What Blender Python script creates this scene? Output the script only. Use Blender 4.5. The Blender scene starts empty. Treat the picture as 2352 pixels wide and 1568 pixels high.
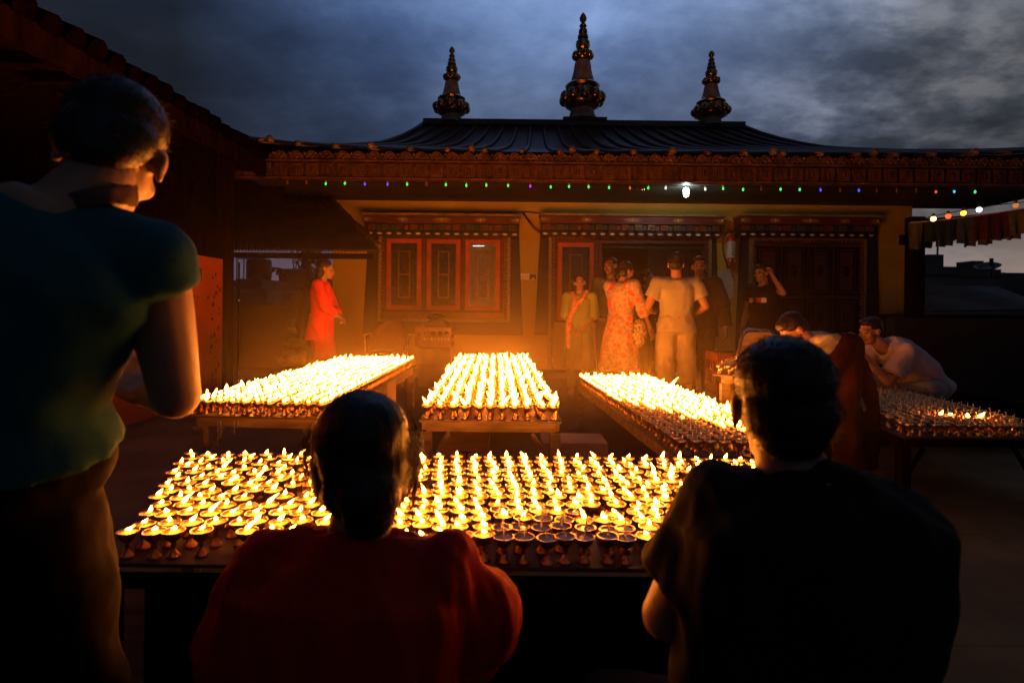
import bpy, math, random
from mathutils import Vector, Matrix, noise, Quaternion
random.seed(7)
R = math.radians
SC = bpy.context.scene
COL = SC.collection
V = Vector

# ---------------------------------------------------------------- camera
CAMH, FOC, HX, HY, ROLL = 1.05, 1307.0, 1176.0, 708.0, R(0.6)
cam_data = bpy.data.cameras.new("camera")
cam = bpy.data.objects.new("camera", cam_data); COL.objects.link(cam)
cam.location = (0, 0, CAMH); cam.rotation_euler = (R(90), -ROLL, 0)
cam_data.sensor_width = 36; cam_data.lens = 20.0
cam_data.shift_y = -(784 - HY) / 2352.0
cam_data.clip_start = 0.05; cam_data.clip_end = 5000
cam_data.dof.use_dof = True; cam_data.dof.focus_distance = 3.4; cam_data.dof.aperture_fstop = 3.6
SC.camera = cam
SC.view_settings.view_transform = 'Standard'; SC.view_settings.look = 'None'
SC.view_settings.exposure = 0; SC.view_settings.gamma = 1
SC.render.engine = 'CYCLES'
cy = SC.cycles
cy.use_denoising = True
cy.max_bounces = 5; cy.diffuse_bounces = 3; cy.glossy_bounces = 3; cy.transmission_bounces = 2
cy.transparent_max_bounces = 12; cy.volume_bounces = 0
cy.sample_clamp_indirect = 6.0
cy.use_light_tree = True
cy.caustics_reflective = False; cy.caustics_refractive = False

def P(vx, vy, Y):
    """design-time measuring: direction (photo units) at depth Y -> world point"""
    dx, dy = vx - HX, vy - HY
    c, s = math.cos(ROLL), math.sin(ROLL)
    ux, uy = dx * c + dy * s, -dx * s + dy * c
    return V((ux / FOC * Y, Y, CAMH - uy / FOC * Y))

# ---------------------------------------------------------------- world: cloudy dusk sky
world = bpy.data.worlds.new("World"); SC.world = world; world.use_nodes = True
def nt_helpers(nt):
    N, L = nt.nodes, nt.links
    def new(t, **kw):
        n = N.new(t)
        for k, v in kw.items():
            if hasattr(n, k): setattr(n, k, v)
        return n
    def mth(op, a, b=None, clamp=False):
        n = N.new('ShaderNodeMath'); n.operation = op; n.use_clamp = clamp
        for i, v in enumerate((a, b)):
            if v is None: continue
            if isinstance(v, (int, float)): n.inputs[i].default_value = v
            else: L.new(v, n.inputs[i])
        return n.outputs[0]
    def ramp(fac, stops, interp='LINEAR'):
        n = N.new('ShaderNodeValToRGB'); n.color_ramp.interpolation = interp
        cr = n.color_ramp
        while len(cr.elements) < len(stops): cr.elements.new(0.5)
        for e, (p, c) in zip(cr.elements, stops):
            e.position = p; e.color = (*c, 1) if len(c) == 3 else c
        L.new(fac, n.inputs[0]); return n.outputs[0]
    def mix(blend, fac, a, b):
        n = N.new('ShaderNodeMix'); n.data_type = 'RGBA'; n.blend_type = blend
        for i, v in ((0, fac), (6, a), (7, b)):
            if isinstance(v, (int, float)): n.inputs[i].default_value = v
            elif isinstance(v, tuple): n.inputs[i].default_value = (*v, 1) if len(v) == 3 else v
            else: L.new(v, n.inputs[i])
        return n.outputs[2]
    return N, L, new, mth, ramp, mix
def build_world():
    nt = world.node_tree; nt.nodes.clear()
    N, L, new, mth, ramp, mix = nt_helpers(nt)
    tc = new('ShaderNodeTexCoord'); sep = new('ShaderNodeSeparateXYZ'); L.new(tc.outputs['Generated'], sep.inputs[0])
    x, y, z = sep.outputs
    zc = mth('ADD', mth('MAXIMUM', z, 0.0), 0.30)
    comb = new('ShaderNodeCombineXYZ')
    L.new(mth('DIVIDE', x, zc), comb.inputs[0]); L.new(mth('DIVIDE', y, zc), comb.inputs[1])
    def nz(scale, detail, rough, dist=0.0, off=(0, 0, 0), sc=(1, 1, 1)):
        mp = new('ShaderNodeMapping'); mp.inputs['Location'].default_value = off; mp.inputs['Scale'].default_value = sc
        L.new(comb.outputs[0], mp.inputs[0])
        n = new('ShaderNodeTexNoise'); n.inputs['Scale'].default_value = scale
        n.inputs['Detail'].default_value = detail; n.inputs['Roughness'].default_value = rough
        n.inputs['Distortion'].default_value = dist
        L.new(mp.outputs[0], n.inputs[0]); return n.outputs[0]
    az = mth('ADD', mth('MULTIPLY', mth('DIVIDE', x, mth('ADD', mth('ABSOLUTE', y), 0.15)), 0.5), 0.5)   # -1..1 -> 0..1
    # base tint across the sky: dim slate in the west, blue overhead, grey in the east
    base = ramp(az, [(0.0, (.010, .017, .031)), (.25, (.016, .024, .042)), (.40, (.095, .165, .34)), (.56, (.200, .315, .60)),
                     (.70, (.125, .18, .31)), (.80, (.080, .100, .135)), (.92, (.055, .068, .085)), (1.0, (.03, .036, .045))])
    big = nz(0.9, 4, .55, .3, (3.1, 1.7, 0), (1, .8, 1))
    fine = nz(3.6, 8, .62, .12, (8.3, 2.2, 0), (.8, 1.0, 1))
    puff = nz(6.0, 6, .58, .1, (1.3, 6.2, 0), (.8, 1.0, 1))
    f = mth('ADD', mth('MULTIPLY', big, .55), mth('MULTIPLY', fine, .45))
    cl = ramp(f, [(.36, (.34, .36, .42)), (.46, (.62, .64, .70)), (.54, (1.05, 1.02, 1.0)), (.64, (1.75, 1.6, 1.5))])
    lowd = ramp(z, [(.24, (.40, .36, .34)), (.34, (.50, .47, .46)), (.45, (1, 1, 1))])
    base = mix('MULTIPLY', 1.0, base, lowd)
    c1 = mix('MULTIPLY', 1.0, base, cl)
    # broken puffs and gaps low in the east
    east = mth('MULTIPLY', ramp(az, [(.64, (0, 0, 0)), (.78, (1, 1, 1))]), ramp(z, [(.22, (1, 1, 1)), (.52, (0, 0, 0))]))
    pf = ramp(mth('ADD', mth('MULTIPLY', puff, .6), mth('MULTIPLY', fine, .4)), [(.43, (.7, .72, .76)), (.50, (1.9, 1.85, 1.8)), (.58, (4.6, 4.1, 3.6))])
    c2 = mix('MULTIPLY', east, c1, pf)
    # pale band just above the horizon, lavender in the west and pinkish in the east
    band = ramp(z, [(0.0, (1, 1, 1)), (.055, (.85, .85, .85)), (.13, (.25, .25, .25)), (.2, (0, 0, 0))])
    hz = ramp(az, [(0.0, (.085, .075, .115)), (.4, (.075, .070, .11)), (.8, (.24, .19, .185)), (1.0, (.27, .20, .18))])
    c3 = mix('MIX', band, c2, hz)
    # darker towards the zenith in the far corners and below the horizon
    # a small physical-sky share keeps the twilight blue
    sky = new('ShaderNodeTexSky'); sky.sky_type = 'NISHITA'; sky.sun_disc = False
    sky.sun_elevation = R(-2.0); sky.sun_rotation = R(70)
    sk = mix('MULTIPLY', 1.0, sky.outputs[0], (.05, .05, .05))
    c4 = mix('ADD', 1.0, c3, sk)
    # unseen sky behind and overhead, dimmed to cut fill on the foreground
    dk = mth('ADD', mth('MULTIPLY', mth('MAXIMUM', mth('ADD', y, .35), 0.0), .75), .10, clamp=True)
    c4 = mix('MULTIPLY', 1.0, c4, ramp(dk, [(0, (.1, .1, .1)), (.45, (1, 1, 1))]))
    bg = new('ShaderNodeBackground'); L.new(c4, bg.inputs[0]); bg.inputs[1].default_value = 1.0
    out = new('ShaderNodeOutputWorld'); L.new(bg.outputs[0], out.inputs[0])
build_world()

# ---------------------------------------------------------------- materials
def mat(name, color, rough=.7, metal=0.0, var=.25, nscale=8.0, bump=.15, bscale=40.0, spec=.4, color2=None,
        sss=0.0, coat=0.0, aniso=(1, 1, 1), trans=0.0, alpha=1.0, bdist=.004, sheen=0.0):
    m = bpy.data.materials.new(name); m.use_nodes = True
    nt = m.node_tree; nt.nodes.clear()
    N, L, new, mth, ramp, mix = nt_helpers(nt)
    out = new('ShaderNodeOutputMaterial'); b = new('ShaderNodeBsdfPrincipled'); L.new(b.outputs[0], out.inputs[0])
    tc = new('ShaderNodeTexCoord'); mp = new('ShaderNodeMapping'); mp.inputs['Scale'].default_value = aniso
    L.new(tc.outputs['Object'], mp.inputs[0])
    n = new('ShaderNodeTexNoise'); n.inputs['Scale'].default_value = nscale; n.inputs['Detail'].default_value = 5
    L.new(mp.outputs[0], n.inputs[0])
    c2 = color2 or tuple(min(1, c * (1 + var)) for c in color)
    c1 = color if color2 else tuple(c * (1 - var) for c in color)
    col = ramp(n.outputs[0], [(.35, c1), (.65, c2)])
    L.new(col, b.inputs['Base Color'])
    b.inputs['Roughness'].default_value = rough; b.inputs['Metallic'].default_value = metal
    b.inputs['Specular IOR Level'].default_value = spec
    if sss: b.inputs['Subsurface Weight'].default_value = sss; b.inputs['Subsurface Radius'].default_value = (.012, .005, .002)
    if coat: b.inputs['Coat Weight'].default_value = coat
    if trans: b.inputs['Transmission Weight'].default_value = trans
    if sheen: b.inputs['Sheen Weight'].default_value = sheen
    if alpha < 1: b.inputs['Alpha'].default_value = alpha
    if bump:
        n2 = new('ShaderNodeTexNoise'); n2.inputs['Scale'].default_value = bscale; n2.inputs['Detail'].default_value = 4
        L.new(mp.outputs[0], n2.inputs[0])
        bp = new('ShaderNodeBump'); bp.inputs['Strength'].default_value = bump; bp.inputs['Distance'].default_value = bdist
        L.new(n2.outputs[0], bp.inputs['Height']); L.new(bp.outputs[0], b.inputs['Normal'])
    m['_'] = 0
    return m
def emis(name, color, strength):
    m = bpy.data.materials.new(name); m.use_nodes = True
    nt = m.node_tree; nt.nodes.clear()
    e = nt.nodes.new('ShaderNodeEmission'); e.inputs[0].default_value = (*color, 1); e.inputs[1].default_value = strength
    o = nt.nodes.new('ShaderNodeOutputMaterial'); nt.links.new(e.outputs[0], o.inputs[0]); return m
M = dict(
    ochre=mat('ochre_plaster', (.46, .30, .045), .85, color2=(.56, .37, .06), nscale=1.6, bscale=60, bump=.3),
    black=mat('black_paint', (.022, .017, .014), .6, color2=(.03, .023, .018), bump=.2),
    redpaint=mat('red_window_paint', (.48, .07, .022), .5, var=.2, nscale=5, bump=.15),
    maroon=mat('maroon_wood', (.10, .022, .014), .55, var=.3, nscale=4, aniso=(1, 1, 6)),
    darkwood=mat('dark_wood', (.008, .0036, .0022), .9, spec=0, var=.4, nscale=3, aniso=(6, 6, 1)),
    brownwood=mat('weathered_wood', (.26, .17, .09), .7, var=.35, nscale=5, aniso=(1, 6, 6), bump=.4),
    goldtrim=mat('painted_gold', (.22, .10, .025), .38, metal=.6, var=.3, nscale=12, bump=.2),
    eavegold=mat('dull_eave_gold', (.15, .068, .018), .45, metal=.5, var=.5, nscale=6, bump=.3),
    carved=mat('carved_relief', (.075, .032, .010), .55, metal=.25, var=.5, nscale=30, bump=.9, bscale=70, bdist=.02),
    carve2=mat('painted_carving', (.12, .10, .06), .5, color2=(.42, .25, .09), nscale=38, bump=.6, bscale=60, bdist=.01),
    copper=mat('gilt_metal', (.42, .25, .12), .28, metal=1, var=.35, nscale=6, bump=.12, bscale=9),
    spirestone=mat('spire_plaster', (.30, .26, .20), .7, var=.3, nscale=7, bump=.3),
    roofmetal=mat('roof_metal', (.10, .072, .070), .5, var=.35, nscale=1.5, bump=.15),
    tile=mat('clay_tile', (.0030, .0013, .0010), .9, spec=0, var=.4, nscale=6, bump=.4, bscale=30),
    soffit=mat('soffit_board', (.035, .035, .03), .6, var=.3, nscale=3),
    glass=mat('dark_glass', (.020, .022, .018), .12, var=.5, nscale=14, bump=.35, bscale=22, spec=.6, color2=(.06, .06, .045)),
    innerdark=mat('dark_room', (.02, .012, .008), .8),
    leadedge=mat('dark_tray', (.035, .022, .014), .6),
    steel=mat('gate_steel', (.05, .045, .04), .45, metal=.6),
    chrome=mat('chair_tube', (.55, .5, .42), .25, metal=1, bump=0),
    floor=mat('terrace_concrete', (.09, .064, .022), .85, color2=(.16, .115, .04), nscale=2.2, bump=.35, bscale=25),
    asph=mat('city_ground', (.05, .05, .045), .9, nscale=.05, bump=0),
    hill=mat('hill_forest', (.025, .035, .045), 1, nscale=.01, bump=0),
    conc=mat('old_concrete', (.16, .14, .12), .85, var=.35, nscale=.6, bump=.2, bscale=8),
    cityb=mat('city_plaster', (.11, .09, .08), .85, var=.35, nscale=.3, bump=.1),
    citypale=mat('pale_city_plaster', (.24, .21, .19), .85, var=.3, nscale=.3, bump=.1),
    tankblk=mat('tank_plastic', (.015, .015, .017), .5),
    orangewall=mat('orange_painted_panel', (.27, .045, .008), .7, color2=(.34, .06, .012), nscale=3, bump=.4, bscale=18),
    rustspot=mat('flaked_paint', (.03, .015, .01), .9),
    corrug=mat('corrugated_sheet', (.14, .15, .17), .5, metal=.4, var=.35, nscale=1.2, bump=.1),
    awn=mat('rusty_sheet', (.055, .03, .016), .7, var=.45, nscale=3, bump=.2),
    tabletop=mat('table_board', (.06, .038, .018), .4, color2=(.11, .07, .03), nscale=9, bump=.5, bscale=26),
    brass=mat('brass', (.62, .37, .14), .28, metal=1, var=.3, nscale=60, bump=.15, bscale=300, bdist=.001),
    butterlit=mat('melted_butter', (.88, .52, .09), .3, color2=(.92, .64, .18), nscale=60, bump=.1, bscale=90, coat=.4, bdist=.001, sss=.25),
    butter=mat('sky_tinted_set_butter', (.30, .27, .27), .3, color2=(.36, .33, .33), nscale=70, bump=.2, bscale=120, bdist=.001),  # solid butter with reflected sky tinted into its grey base colour
    wick=mat('cotton_wick', (.75, .62, .42), .9, bump=0),
    wickburnt=mat('burnt_wick', (.10, .05, .02), .9, bump=0),
    card=mat('cardboard', (.42, .26, .13), .85, color2=(.48, .31, .17), nscale=4, bump=.1),
    ink=mat('box_print', (.05, .03, .03), .8, bump=0),
    inkred=mat('red_print', (.35, .04, .02), .8, bump=0),
    plasticbrown=mat('brown_plastic', (.24, .07, .03), .35, bump=.05),
    plasticdark=mat('dark_plastic', (.03, .028, .025), .4, bump=.1),
    plasticred=mat('red_plastic', (.10, .014, .007), .4, bump=.1),
    olive=mat('olive_sacking', (.16, .17, .05), .85, var=.35, nscale=12, bump=.6),
    redcyl=mat('extinguisher_red', (.45, .03, .02), .3, bump=0),
    paper=mat('printed_paper', (.55, .52, .46), .8, var=.12, nscale=5, bump=0),
    white=mat('white_plastic', (.62, .58, .5), .4, bump=0),
    rubber=mat('black_rubber', (.02, .02, .02), .5, bump=0),
    skin=mat('skin', (.30, .15, .08), .5, color2=(.36, .18, .10), nscale=9, bump=.25, bscale=160, sss=.12, bdist=.001),
    skind=mat('darker_skin', (.30, .16, .09), .5, color2=(.36, .20, .12), nscale=9, bump=.25, bscale=160, sss=.1, bdist=.001),
    hairthin=mat('backlit_hair', (.10, .04, .015), .5, bump=0),  # paler brown stands in for flame light glowing through loose hair
    hair=mat('black_hair', (.008, .005, .004), .45, color2=(.014, .009, .006), nscale=60, bump=.4, bscale=140, aniso=(1, 1, .15), spec=.3),
    eye=mat('eye', (.015, .01, .008), .2, bump=0),
    lip=mat('lips', (.38, .10, .07), .45, bump=0),
    teal=mat('teal_cotton', (.012, .075, .105), .85, color2=(.018, .085, .095), nscale=3, bump=.2, bscale=260, spec=.08),
    redcotton=mat('red_cotton', (.42, .018, .008), .85, var=.18, nscale=3, bump=.2, bscale=260, spec=.08),
    brightred=mat('bright_red_cotton', (.78, .02, .012), .8, var=.15, nscale=3, bump=.3, bscale=120),
    blackcotton=mat('black_cotton', (.014, .011, .009), .85, var=.25, nscale=3, bump=.2, bscale=260, spec=.08),
    brownpants=mat('brown_trouser', (.009, .0055, .0035), .85, var=.3, nscale=4, bump=.2, bscale=260, spec=.08),
    greent=mat('green_cotton', (.24, .27, .07), .8, var=.2, nscale=4, bump=.4, bscale=90),
    grayt=mat('grey_cotton', (.27, .25, .19), .85, var=.12, nscale=5, bump=.4, bscale=120),
    beige=mat('beige_trouser', (.27, .22, .14), .85, var=.12, nscale=5, bump=.4, bscale=120),
    olivet=mat('olive_cotton', (.20, .20, .09), .85, var=.15, nscale=5),
    cream=mat('cream_cotton', (.32, .28, .16), .85, var=.12, nscale=5, bump=.4),
    pink=mat('pink_cotton', (.46, .36, .36), .85, var=.1, nscale=5, bump=.4, bscale=120),
    maroonrobe=mat('maroon_robe', (.035, .004, .004), .85, var=.3, nscale=4, bump=.4, bscale=80, spec=.08),
    scarfp=mat('patterned_scarf', (.16, .08, .07), .8, color2=(.02, .018, .02), nscale=9, bump=.3, spec=.08),
    scarfr=mat('red_scarf', (.60, .05, .06), .8, color2=(.62, .42, .2), nscale=14, bump=.3, aniso=(1, 1, 3)),
    leopard=mat('leopard_print', (.04, .025, .015), .6, color2=(.62, .42, .2), nscale=45, bump=.1),
    darkjacket=mat('dark_jacket', (.05, .045, .035), .8, var=.3, nscale=5, spec=.08),
    greytrs=mat('grey_trouser', (.28, .25, .20), .85, var=.2, nscale=5),
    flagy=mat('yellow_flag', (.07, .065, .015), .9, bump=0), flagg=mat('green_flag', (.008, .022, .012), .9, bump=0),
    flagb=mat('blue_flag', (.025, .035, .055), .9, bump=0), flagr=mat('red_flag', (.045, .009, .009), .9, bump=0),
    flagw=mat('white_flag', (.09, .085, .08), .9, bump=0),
    wire=mat('black_cable', (.01, .01, .01), .5, bump=0), rope=mat('pale_rope', (.45, .4, .33), .8, bump=0),
    blockr=mat('carved_block_red', (.20, .05, .02), .5), blockg=mat('carved_block_green', (.035, .075, .035), .5),
    blockb=mat('carved_block_blue', (.035, .05, .08), .5), yel=mat('yellow_paint', (.62, .45, .10), .5), whitep=mat('white_paint', (.7, .66, .58), .5),
)
def flower_cloth():
    m = bpy.data.materials.new('flowered_cotton'); m.use_nodes = True
    nt = m.node_tree; nt.nodes.clear(); N, L, new, mth, ramp, mix = nt_helpers(nt)
    out = new('ShaderNodeOutputMaterial'); b = new('ShaderNodeBsdfPrincipled'); L.new(b.outputs[0], out.inputs[0])
    tc = new('ShaderNodeTexCoord'); vo = new('ShaderNodeTexVoronoi'); vo.inputs['Scale'].default_value = 11
    L.new(tc.outputs['Object'], vo.inputs[0])
    n = new('ShaderNodeTexNoise'); n.inputs['Scale'].default_value = 30; L.new(tc.outputs['Object'], n.inputs[0])
    basec = ramp(n.outputs[0], [(.4, (.36, .20, .11)), (.55, (.52, .34, .22))])
    fl = ramp(vo.outputs[0], [(.0, (.8, .30, .10)), (.10, (.75, .10, .05)), (.34, (.72, .09, .06)), (.38, (1, 1, 1))])
    msk = ramp(vo.outputs[0], [(.33, (1, 1, 1)), (.38, (0, 0, 0))])
    L.new(mix('MIX', msk, basec, fl), b.inputs['Base Color']); b.inputs['Roughness'].default_value = .85
    return m
M['flower'] = flower_cloth()
def add_joints(m, size, dark):
    nt = m.node_tree; b = next(n for n in nt.nodes if n.type == 'BSDF_PRINCIPLED'); src = b.inputs['Base Color'].links[0].from_socket
    tc = nt.nodes.new('ShaderNodeTexCoord'); br = nt.nodes.new('ShaderNodeTexBrick'); br.inputs['Scale'].default_value = 1.0
    br.inputs['Brick Width'].default_value = size; br.inputs['Row Height'].default_value = size; br.inputs['Mortar Size'].default_value = .012; br.inputs['Mortar Smooth'].default_value = .4
    br.inputs['Color1'].default_value = (1, 1, 1, 1); br.inputs['Color2'].default_value = (.92, .92, .92, 1); br.inputs['Mortar'].default_value = (dark, dark, dark, 1)
    mx = nt.nodes.new('ShaderNodeMix'); mx.data_type = 'RGBA'; mx.blend_type = 'MULTIPLY'; mx.inputs[0].default_value = 1
    nt.links.new(tc.outputs['Object'], br.inputs[0]); nt.links.new(src, mx.inputs[6]); nt.links.new(br.outputs[0], mx.inputs[7]); nt.links.new(mx.outputs[2], b.inputs['Base Color'])
add_joints(M['floor'], .9, .75)
def flame_mat():
    # thin gas: bright where the sheet is seen face on, thinner and more orange towards its rim
    m = bpy.data.materials.new('candle_flame'); m.use_nodes = True
    nt = m.node_tree; nt.nodes.clear(); N, L, new, mth, ramp, mix = nt_helpers(nt)
    out = new('ShaderNodeOutputMaterial'); e = new('ShaderNodeEmission'); t = new('ShaderNodeBsdfTransparent')
    lw = new('ShaderNodeLayerWeight'); lw.inputs[0].default_value = .5
    c = ramp(lw.outputs['Facing'], [(0.55, (1.0, .265, .028)), (.95, (1.0, .16, .002))])
    L.new(c, e.inputs[0]); e.inputs[1].default_value = FLAME
    ms = new('ShaderNodeMixShader'); L.new(mth('POWER', lw.outputs['Facing'], 8.0), ms.inputs[0])
    L.new(e.outputs[0], ms.inputs[1]); L.new(t.outputs[0], ms.inputs[2]); L.new(ms.outputs[0], out.inputs[0])
    m.cycles.emission_sampling = 'AUTO'
    return m
FLAME = 128.0
M['flame'] = flame_mat()

# ---------------------------------------------------------------- mesh building
class MB:
    def __init__(s): s.v = []; s.f = []; s.m = []; s.mi = 0
    def add(s, vs, fs, mi=None):
        o = len(s.v); s.v.extend([tuple(p) for p in vs]); s.f.extend([tuple(i + o for i in f) for f in fs])
        s.m.extend([s.mi if mi is None else mi] * len(fs)); return s
    def box(s, lo, hi, mi=None, taper=None):
        x0, y0, z0 = lo; x1, y1, z1 = hi
        vs = [(x0, y0, z0), (x1, y0, z0), (x1, y1, z0), (x0, y1, z0), (x0, y0, z1), (x1, y0, z1), (x1, y1, z1), (x0, y1, z1)]
        return s.hexa(vs, mi)
    def hexa(s, vs, mi=None):
        return s.add(vs, [(3, 2, 1, 0), (4, 5, 6, 7), (0, 1, 5, 4), (1, 2, 6, 5), (2, 3, 7, 6), (3, 0, 4, 7)], mi)
    def prism(s, pts, d, mi=None):
        """closed polygon (3D points, planar) pushed by vector d"""
        n = len(pts); a = [V(p) for p in pts]; b = [p + V(d) for p in a]
        return s.add(a + b, [tuple(range(n))[::-1], tuple(range(n, 2 * n))] + [(i, (i + 1) % n, n + (i + 1) % n, n + i) for i in range(n)], mi)
    def rings(s, rings, cap=True, mi=None, closed=False):
        n = len(rings[0]); vs = [p for r in rings for p in r]; fs = []
        k = len(rings)
        for j in range(k - 1 if not closed else k):
            for i in range(n):
                a, b = j * n + i, j * n + (i + 1) % n
                c, d = ((j + 1) % k) * n + (i + 1) % n, ((j + 1) % k) * n + i
                fs.append((a, b, c, d))
        if cap and not closed:
            fs.append(tuple(range(n))[::-1]); fs.append(tuple(range((k - 1) * n, k * n)))
        return s.add(vs, fs, mi)
    def lathe(s, prof, c=(0, 0, 0), seg=16, axis=(0, 0, 1), mi=None, cap=True, lob=None):
        q = V((0, 0, 1)).rotation_difference(V(axis)); c = V(c); rs = []
        for it in prof:
            r, z = it[0], it[1]
            amp, nl = (it[2], it[3]) if len(it) > 2 else (0, 0)
            r = max(r, 1e-5)
            rs.append([c + q @ V(((r * (1 + amp * abs(math.cos(nl * t / 2)))) * math.cos(t), (r * (1 + amp * abs(math.cos(nl * t / 2)))) * math.sin(t), z))
                       for t in [2 * math.pi * i / seg for i in range(seg)]])
        return s.rings(rs, cap, mi)
    def tube(s, pts, rad, seg=8, mi=None, cap=True):
        pts = [V(p) for p in pts]; n = len(pts); rs = []
        if not isinstance(rad, (list, tuple)): rad = [rad] * n
        prev = None
        for i, p in enumerate(pts):
            d = (pts[min(i + 1, n - 1)] - pts[max(i - 1, 0)]).normalized()
            if prev is None:
                u = d.orthogonal().normalized()
            else:
                u = (prev - d * prev.dot(d)).normalized()
            prev = u; w = d.cross(u)
            rs.append([p + (u * math.cos(t) + w * math.sin(t)) * rad[i] for t in [2 * math.pi * k / seg for k in range(seg)]])
        return s.rings(rs, cap, mi)
    def cap(s, a, b, ra, rb, seg=12, flat=False, k=1.0, side=None):
        """tapered capsule between a and b (k flattens along `side`)"""
        a, b = V(a), V(b); d = b - a; L_ = d.length or 1e-6; d = d / L_
        u = d.orthogonal().normalized()
        if side is not None:
            u = (V(side) - d * V(side).dot(d)).normalized()
        w = d.cross(u); rs = []
        prof = []
        if flat: prof = [(0, ra), (.5 * L_, (ra + rb) / 2), (L_, rb)]
        else:
            for t in (-80, -50, -20): prof.append((ra * math.sin(R(t)), ra * math.cos(R(t))))
            prof += [(.33 * L_, ra + (rb - ra) * .33), (.66 * L_, ra + (rb - ra) * .66)]
            for t in (20, 50, 80): prof.append((L_ + rb * math.sin(R(t)), rb * math.cos(R(t))))
        for z, r in prof:
            rs.append([a + d * z + (u * math.cos(t) * r * k + w * math.sin(t) * r) for t in [2 * math.pi * i / seg for i in range(seg)]])
        return s.rings(rs, True)
    def ell(s, c, r, rot=None, seg=14, nr=9):
        c = V(c); rs = []
        for j in range(nr + 1):
            ph = -math.pi / 2 + math.pi * (j + .0) / nr
            ph = max(-math.pi / 2 + .08, min(math.pi / 2 - .08, ph))
            ring = []
            for i in range(seg):
                t = 2 * math.pi * i / seg
                p = V((math.cos(t) * math.cos(ph) * r[0], math.sin(t) * math.cos(ph) * r[1], math.sin(ph) * r[2]))
                ring.append(c + (rot @ p if rot else p))
            rs.append(ring)
        return s.rings(rs, True)
    def mesh(s, name, mats, smooth=False):
        me = bpy.data.meshes.new(name); me.from_pydata(s.v, [], s.f)
        for m in mats: me.materials.append(m)
        me.polygons.foreach_set('material_index', s.m)
        if smooth: me.polygons.foreach_set('use_smooth', [True] * len(me.polygons))
        me.update(); return me
    def build(s, name, mats, parent=None, smooth=False, autosmooth=None):
        if not isinstance(mats, (list, tuple)): mats = [mats]
        o = bpy.data.objects.new(name, s.mesh(name, mats, smooth or autosmooth is not None)); COL.objects.link(o)
        if parent: o.parent = parent
        if autosmooth is not None:
            try:
                o.data.set_sharp_from_angle(angle=R(autosmooth))
            except Exception: pass
        return o
def tag(o, label=None, cat=None, group=None, kind=None):
    if label: o['label'] = label
    if cat: o['category'] = cat
    if group: o['group'] = group
    if kind: o['kind'] = kind
    return o
def thing(name, loc, label, cat, group=None, rz=0):
    o = bpy.data.objects.new(name, None); COL.objects.link(o); o.empty_display_size = .1
    o.location = loc; o.rotation_euler = (0, 0, rz); return tag(o, label, cat, group)
def offs(mb, d):
    mb.v = [(x - d[0], y - d[1], z - d[2]) for x, y, z in mb.v]; return mb
def remeshed(mb, name, m, parent, vox=.01, smooth=4, fold=None, sm=.5):
    """join overlapping closed shapes into ONE continuous skin"""
    o = mb.build(name + '_raw', m)
    md = o.modifiers.new('r', 'REMESH'); md.mode = 'VOXEL'; md.voxel_size = vox
    if smooth:
        sd = o.modifiers.new('s', 'SMOOTH'); sd.factor = sm; sd.iterations = smooth
    dg = bpy.context.evaluated_depsgraph_get(); dg.update()
    me = bpy.data.meshes.new_from_object(o.evaluated_get(dg), depsgraph=dg)
    me.name = name
    bpy.data.objects.remove(o, do_unlink=True)
    if fold:
        vs = me.vertices; nm = [tuple(x.vector) for x in me.vertex_normals]
        for v, n in zip(vs, nm):
            a = fold(v.co)
            v.co = v.co + V(n) * a
    if not me.materials:
        for q in (m if isinstance(m, (list, tuple)) else [m]): me.materials.append(q)
    me.polygons.foreach_set('use_smooth', [True] * len(me.polygons)); me.update()
    q = bpy.data.objects.new(name, me); COL.objects.link(q); q.parent = parent
    return q
def wloc(o):
    l = V((0, 0, 0))
    while o is not None: l = l + o.location; o = o.parent
    return l
def wb(mb, name, mats, parent=None, **k):
    """build from world coordinates under a parent that stands unrotated somewhere"""
    if parent is not None: offs(mb, wloc(parent))
    return mb.build(name, mats, parent, **k)
def PX(vx, Y, vy=620): return P(vx, vy, Y).x
def PZ(vy, Y, vx=1300): return P(vx, vy, Y).z

# ================================================================ THE SETTING
def ground():
    m = MB(); m.box((-9, -4, -.25), (12, 14, 0)); tag(wb(m, 'terrace_floor', M['floor']), kind='structure')
    m = MB(); m.add([(-3000, -3000, -9), (3000, -3000, -9), (3000, 3000, -9), (-3000, 3000, -9)], [(0, 1, 2, 3)])
    tag(wb(m, 'ground', M['asph']), kind='structure')
    # far hills east
    m = MB(); rows = []
    n = 90
    for k, (yy, hs) in enumerate(((1300, 0), (1500, .6), (1800, 1), (2300, .5), (2600, 0))):
        row = []
        for i in range(n):
            x = -2400 + 5200 * i / (n - 1)
            h = -9 + hs * (60 + 45 * noise.noise(V((x * .0011, 3, k * .2))) + 30 * noise.noise(V((x * .004, 1, k * .3))) + 75 * max(0, min(1, (x - 900) / 1200)))
            row.append((x, yy, h))
        rows.append(row)
    for k in range(len(rows) - 1):
        o = len(m.v)
        m.add(rows[k] + rows[k + 1], [(i, i + 1, n + i + 1, n + i) for i in range(n - 1)])
    tag(m.build('hills', M['hill'], smooth=True), kind='structure')
ground()

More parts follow.
